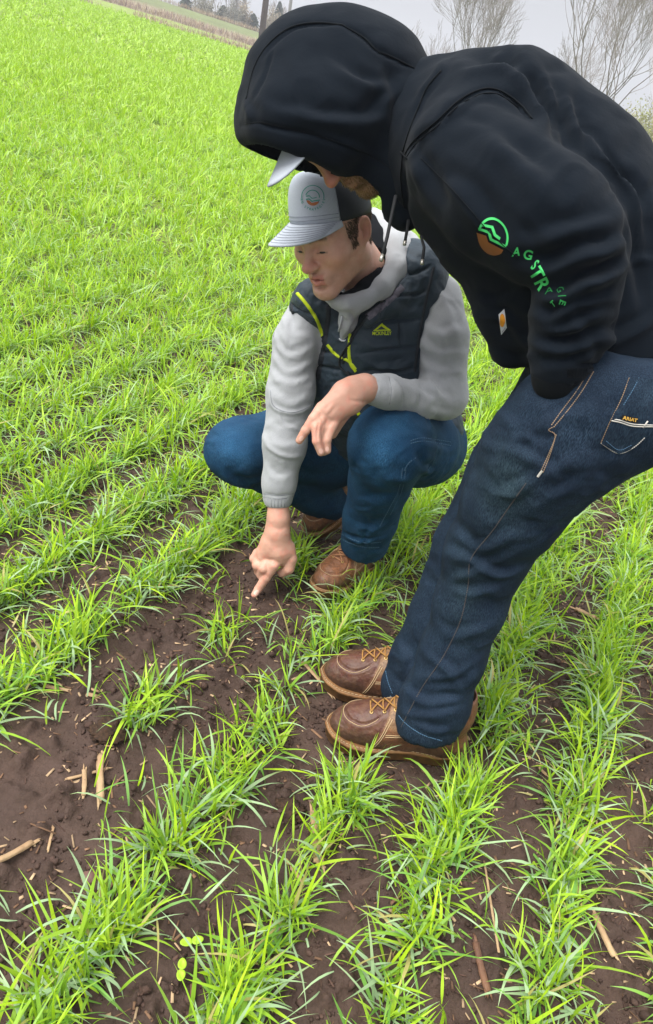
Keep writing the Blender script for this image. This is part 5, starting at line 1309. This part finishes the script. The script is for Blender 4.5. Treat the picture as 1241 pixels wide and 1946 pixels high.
# ------------------------------------------------------------------ far background
def at_dir(px, dist, py=None):
    """ground point at a distance, in the direction the photo shows at column px near the horizon"""
    y_h = 130+.2126*(px-620.5); r = np.array([(px-620.5)/F, ((py if py is not None else y_h)-973.0)/F, 1.0])@MW.T; a = math.atan2(r[0], r[1])
    x, y = dist*math.sin(a), dist*math.cos(a); return np.array([x, y, float(terrain(np.array([x]), np.array([y]))[0])])
bark = mat('grey_bark', (.16,.14,.125), .95, .1, bump=[(8,.4)], var=(3,.5,(.13,.12,.11)))
twigm = mat('pale_twigs', (.21,.185,.165), .95, .1)
def bare_tree(base, H, spread, seed, stems, label, group=None, twig=.010, depth=5, leafy=None, name='bare_tree', fork=.3, mats=None):
    rg = np.random.default_rng(seed); tr, tw, tips = [], [], []
    def grow(p, d, L, r, lv):
        n = 4 if lv < 3 else 3; P = [p]; q = p.copy(); dd = d.copy()
        for k in range(n):
            dd = dd+rg.normal(0, .09, 3)+np.array([0,0,.05]); dd /= np.linalg.norm(dd); q = q+dd*L/n; P.append(q.copy())
        (tr if lv < 2 else tw).append(tube(np.array(P), np.linspace(r, max(r*.62, twig*.5), n+1), 6 if lv < 2 else 3, False)); tips.append((P[-1], lv))
        if lv >= depth: return
        kids = rg.integers(2, 4)+int(rg.random() < .22)
        for k in range(kids):
            t = rg.uniform(.35, 1) if k else 1.0; b_ = P[0]+(P[-1]-P[0])*0; ii = t*n; i0 = min(int(ii), n-1); b_ = P[i0]+(P[i0+1]-P[i0])*(ii-i0)
            ax = rg.normal(0, 1, 3); ax -= dd*(ax@dd); ax /= np.linalg.norm(ax); a = rg.uniform(.28, .80) if k else rg.uniform(.05, .2)
            d2 = dd*math.cos(a)+ax*math.sin(a)+np.array([0,0,.12]); d2 /= np.linalg.norm(d2)
            grow(b_, d2, L*rg.uniform(.60, .86), max(r*rg.uniform(.5, .68), twig*.5), lv+1)
    for s_ in range(stems):
        a = 2*math.pi*s_/max(stems, 1)+rg.uniform(-.4, .4); lean = spread*rg.uniform(.4, 1.2) if stems > 1 else .04
        d = np.array([math.cos(a)*lean, math.sin(a)*lean, 1]); d /= np.linalg.norm(d)
        grow(base+np.array([math.cos(a), math.sin(a), 0])*.12*(stems > 1)-np.array([0,0,.1]), d, H*fork*rg.uniform(.85, 1.15), H*.0042+.008, 0)
    root = obj(name, None, None, list(map(float, base))); tag(root, label, 'tree', group)
    place('trunk', *merge(tr), (mats or [bark, twigm])[0], root); place('crown', *merge(tw), (mats or [bark, twigm])[1], root)
    if leafy is not None:
        n = leafy[0]; T = np.array([t[0] for t in tips if t[1] >= 2]); k = rg.integers(0, len(T), n); c_ = T[k]+rg.normal(0, leafy[2], (n, 3)); s = rg.uniform(.5, 1.2, n)*leafy[1]
        u = rg.normal(0, 1, (n, 3)); u /= np.linalg.norm(u, axis=1, keepdims=True); v = np.cross(u, rg.normal(0, 1, (n, 3))); v /= np.linalg.norm(v, axis=1, keepdims=True)
        V = np.stack([c_-u*s[:, None], c_+v*s[:, None]*.5, c_+u*s[:, None], c_-v*s[:, None]*.5], 1).reshape(-1, 3); Q = np.arange(n*4).reshape(-1, 4)
        cc = np.repeat(np.array(leafy[3])*rg.uniform(.55, 1.35, (n, 1)), 4, axis=0); place('foliage', V, Q, M['leaf'], root, vcol=cc)
    return root
bare_tree(at_dir(893, 41), 6.6, .11, 3, 5, 'tall leafless tree with several upright stems, seen just above the bent back', 'leafless trees on the skyline', .009, 6)
bare_tree(at_dir(1122, 31), 7.4, .26, 8, 5, 'spreading leafless tree, largest one behind the hooded man', 'leafless trees on the skyline', .008, 6)
bare_tree(at_dir(1048, 42), 4.6, .16, 12, 3, 'smaller thin leafless tree left of the largest spreading tree', 'leafless trees on the skyline', .008, 6)
bare_tree(at_dir(1305, 34), 5.5, .3, 15, 4, 'leafless tree reaching in at the right edge', 'leafless trees on the skyline', .008, 5)
bare_tree(at_dir(775, 92), 6.2, .3, 17, 3, 'faint distant leafless tree right beside the hood top', 'faint distant trees', .03, 4)
bare_tree(at_dir(822, 95), 6.6, .3, 19, 3, 'faint distant leafless tree between the hood and the bent back', 'faint distant trees', .03, 4)
for k, (px, dist, H, lab) in enumerate([(372,88,3.4,'leafless tree on the embankment, leftmost of those above the road'),(400,90,4.2,'second leafless tree from the left above the road'),(432,88,5.0,'tall leafless tree above the road halfway to the brown pole'),(447,90,5.2,'leafless tree just left of the brown pole, taller of the close pair'),(517,92,4.6,'leafless tree between the brown pole and the grey pole')]):
    bare_tree(at_dir(px, dist), H, .3, 30+k, 3, lab, 'leafless trees beyond the road', .03, 4)
shrubm = [mat('shrub_bark', (.16,.12,.09), .95, .1), mat('shrub_twigs', (.30,.25,.17), .95, .1)]
def shrub(base, H, W, seed, label, colr, n, ls, group=None, name='shrub', cat='shrub'):
    rg = np.random.default_rng(seed); st = []
    pts = []
    for k in range(70):
        a, e_ = rg.uniform(0, 2*math.pi), rg.uniform(.1, 1.0); top = base+np.array([math.cos(a)*W*e_*rg.uniform(.5, 1), math.sin(a)*W*e_*rg.uniform(.5, 1), H*rg.uniform(.55, 1.05)*(1-.35*e_**2)])
        b_ = base+np.array([math.cos(a), math.sin(a), 0])*W*.3*e_; mid = (b_+top)/2+rg.normal(0, .1, 3); P = [b_, mid, top]; st.append(tube(P, [.02, .012, .005], 4, False)); pts += [b_+(top-b_)*t for t in np.linspace(.25, 1, 6)]
    T = np.array(pts); k = rg.integers(0, len(T), n); c_ = T[k]+rg.normal(0, H*.07, (n, 3)); c_[:, 2] = np.maximum(c_[:, 2], base[2]+.03); s = rg.uniform(.5, 1.3, n)*ls
    u = rg.normal(0, 1, (n, 3)); u /= np.linalg.norm(u, axis=1, keepdims=True); v = np.cross(u, rg.normal(0, 1, (n, 3))); v /= np.linalg.norm(v, axis=1, keepdims=True)
    V = np.stack([c_-u*s[:, None], c_+v*s[:, None]*.5, c_+u*s[:, None], c_-v*s[:, None]*.5], 1).reshape(-1, 3); cc = np.repeat(np.array(colr)*rg.uniform(.5, 1.35, (n, 1)), 4, axis=0)
    root = obj(name, None, None, list(map(float, base))); tag(root, label, cat, group); place('stems', *merge(st), shrubm[1], root); place('foliage', V, np.arange(n*4).reshape(-1, 4), M['leaf'], root, vcol=cc)
shrub(at_dir(1262, 33), 2.7, 1.9, 41, 'pale yellow-green budding shrub at the right edge', (.36,.36,.16), 9000, .045)
shrub(at_dir(1190, 38), 2.0, 1.5, 42, 'brownish budding shrub behind the hooded man\'s back', (.33,.28,.18), 6000, .045)
shrub(at_dir(1140, 42), 2.3, 1.6, 45, 'greyish shrub at the foot of the spreading tree', (.28,.27,.19), 5000, .045)
for k, (px, d_, H, W, lab) in enumerate([(382,85,1.6,1.6,'low hazy brush beyond the road, leftmost clump'),(438,85,1.9,1.8,'greyish brush beyond the road, between the evergreens'),(455,86,2.2,1.5,'brown budding brush beyond the road near the brown pole'),(508,86,2.4,1.6,'tan brush beyond the road right of the brown pole')]):
    shrub(at_dir(px, d_), H, W, 70+k, lab, [(.20,.19,.14),(.18,.18,.15),(.26,.21,.14),(.28,.24,.17)][k], 2200, .09, 'brush beyond the road')
def conifer(base, H, W, seed, label):
    rg = np.random.default_rng(seed); n = 2600; t = rg.uniform(.02, 1, n)**.8; a = rg.uniform(0, 2*math.pi, n); rr_ = W*(1-t)**.6*rg.uniform(.3, 1, n)*(1+.25*np.sin(a*5+t*30)); c_ = base+np.stack([np.cos(a)*rr_, np.sin(a)*rr_, t*H], 1)
    s = rg.uniform(.06, .16, n); u = np.stack([np.cos(a), np.sin(a), rg.normal(-.2, .3, n)], 1); v = np.cross(u, rg.normal(0, 1, (n, 3))); v /= np.linalg.norm(v, axis=1, keepdims=True)
    V = np.stack([c_-u*s[:, None], c_+v*s[:, None]*.4, c_+u*s[:, None], c_-v*s[:, None]*.4], 1).reshape(-1, 3); cc = np.repeat(np.array([.05,.075,.045])*rg.uniform(.5, 1.4, (n, 1)), 4, axis=0)
    root = obj('conifer', None, None, list(map(float, base))); tag(root, label, 'conifer', 'dark evergreens beyond the road')
    place('trunk', *tube([base-np.array([0,0,.1]), base+np.array([0,0,H*.95])], [.08, .02], 7), bark, root); place('crown', V, np.arange(n*4).reshape(-1, 4), M['leaf'], root, vcol=cc)
for k, (px, d_, H, W, lab) in enumerate([(348,86,1.4,.7,'small dark evergreen, leftmost beyond the road'),(418,86,1.5,.9,'rounded dark evergreen among the leafless trees beyond the road'),(474,86,1.6,.8,'dark evergreen just left of the brown pole base'),(519,90,3.4,.8,'narrow pointed evergreen right of the brown pole')]): conifer(at_dir(px, d_), H, W, 50+k, lab)
# utility poles and wires
polem = mat('creosoted_pole', (.075,.045,.042), .9, .2, bump=[(6,.4)], var=(4,.5,(.05,.03,.03))); greym = mat('grey_pole', (.26,.26,.27), .8, .2)
def pole(name, base, H, r, m, label, arm=True):
    root = obj(name, None, None, list(map(float, base))); tag(root, label, 'utility pole')
    place('post', *tube([base-np.array([0,0,.3]), base+np.array([0,0,H*.5]), base+np.array([0,0,H])], [r, r*.88, r*.72], 14), m, root)
    if arm:
        t_ = base+np.array([0,0,H-.6]); place('crossarm', *tube([t_+np.array([-.35,-1.2,0]), t_+np.array([.35,1.2,0])], .07, 4), m, root)
        for s_ in (-1, 0, 1):
            q = t_+np.array([.33*s_, 1.12*s_, .07]); place('insulator', *tube([q, q+np.array([0,0,.12]), q+np.array([0,0,.2])], [.03, .05, .03], 8), greym, root)
    return base+np.array([0,0,H-.4])
b1 = at_dir(493, 57.5); t1 = pole('utility_pole', b1, 10.5, .20, polem, 'thick dark brown utility pole rising beyond the field')
b2 = at_dir(538, 80); pole('utility_pole', b2, 11.0, .15, greym, 'thin pale grey pole just right of the brown pole', False)
b3_ = at_dir(1330, 88); t3 = pole('utility_pole', b3_, 11.5, .20, polem, 'far brown utility pole outside the right edge') if False else b3_+np.array([0,0,11.0])
wires = []
for s_ in (-1, 0, 1):
    A, B_ = t1+np.array([.33*s_, 1.12*s_, 0]), t3+np.array([.33*s_, 1.12*s_, 0])
    wires.append([A+(B_-A)*t-np.array([0,0,1])*1.6*4*t*(1-t)*.5 for t in np.linspace(0, 1, 30)])
wm = mat('wire', (.12,.12,.125), .7, .3)
for k, w_ in enumerate(wires):
    o = place('power_line', *tube(w_, .012, 4), wm, None, list(map(float, w_[0]))); tag(o, ['lowest', 'middle', 'topmost'][k]+' of the three faint wires crossing the sky at upper right', 'wire', 'power lines')
# dry grass along the field edge
rg = np.random.default_rng(61)
def strip(n, d0, d1, h0, h1, cols):
    a = rg.uniform(math.radians(-32), math.radians(5), n); d_ = rg.uniform(d0, d1, n); x = d_*np.sin(a); y = d_*np.cos(a)
    q = np.stack([x, y, 0*x], 1); m = fbm(q/2.5+4, 2)+.25*fbm(q/.5, 1) > -.12; x, y = x[m], y[m]; n = len(x)
    cc = np.array(cols)[rg.integers(0, len(cols), n)]*rg.uniform(.6, 1.25, (n, 1)); global RNG
    return blades(np.stack([x, y, terrain(x, y)], 1), rg.uniform(0, 6.28, n), rg.uniform(h0, h1, n), rg.uniform(.02, .05, n), rg.uniform(1.0, 1.5, n), rg.uniform(0, .8, n), cc, 2, rg.normal(0, 1, n))
tan = [(.36,.28,.18), (.30,.22,.15), (.40,.33,.22), (.24,.17,.13)]
B = [strip(5000, 44.4, 46.2, .15, .45, tan), strip(9000, 57, 61, .15, .5, tan+[(.25,.18,.16), (.22,.15,.14)]), strip(5000, 73.5, 75, .2, .45, tan)]
V = np.concatenate([t[0] for t in B]); o_ = np.cumsum([0]+[len(t[0]) for t in B[:-1]]); Q = np.concatenate([t[1]+k for t, k in zip(B, o_)])
tag(obj('dry_grass', new_mesh('dry_grass', V, Q, [M['leaf']], vcol=np.concatenate([t[2] for t in B]))), 'strips of dry tan grass along the far edges of the field', 'dry grass', kind='stuff')
# misty air: one closed box round the whole scene
hz = bpy.data.materials.new('mist'); hz.use_nodes = True; hn, hl = hz.node_tree.nodes, hz.node_tree.links; hn.clear()
ho = hn.new('ShaderNodeOutputMaterial'); hv = hn.new('ShaderNodeVolumePrincipled'); hv.inputs['Color'].default_value = (.80,.82,.88,1); hv.inputs['Density'].default_value = .0026; hv.inputs['Anisotropy'].default_value = .2
hl.new(hv.outputs[0], ho.inputs['Volume'])
hx = [(-265,-6,-2.0),(265,-6,-2.0),(265,275,-2.0),(-265,275,-2.0)]; V = np.array(hx+[(a, b, 17.0) for a, b, c in hx], float)
haze = obj('haze', new_mesh('haze', V, [(3,2,1,0),(4,5,6,7),(0,1,5,4),(1,2,6,5),(2,3,7,6),(3,0,4,7)], [hz], smooth=False)); tag(haze, kind='stuff')
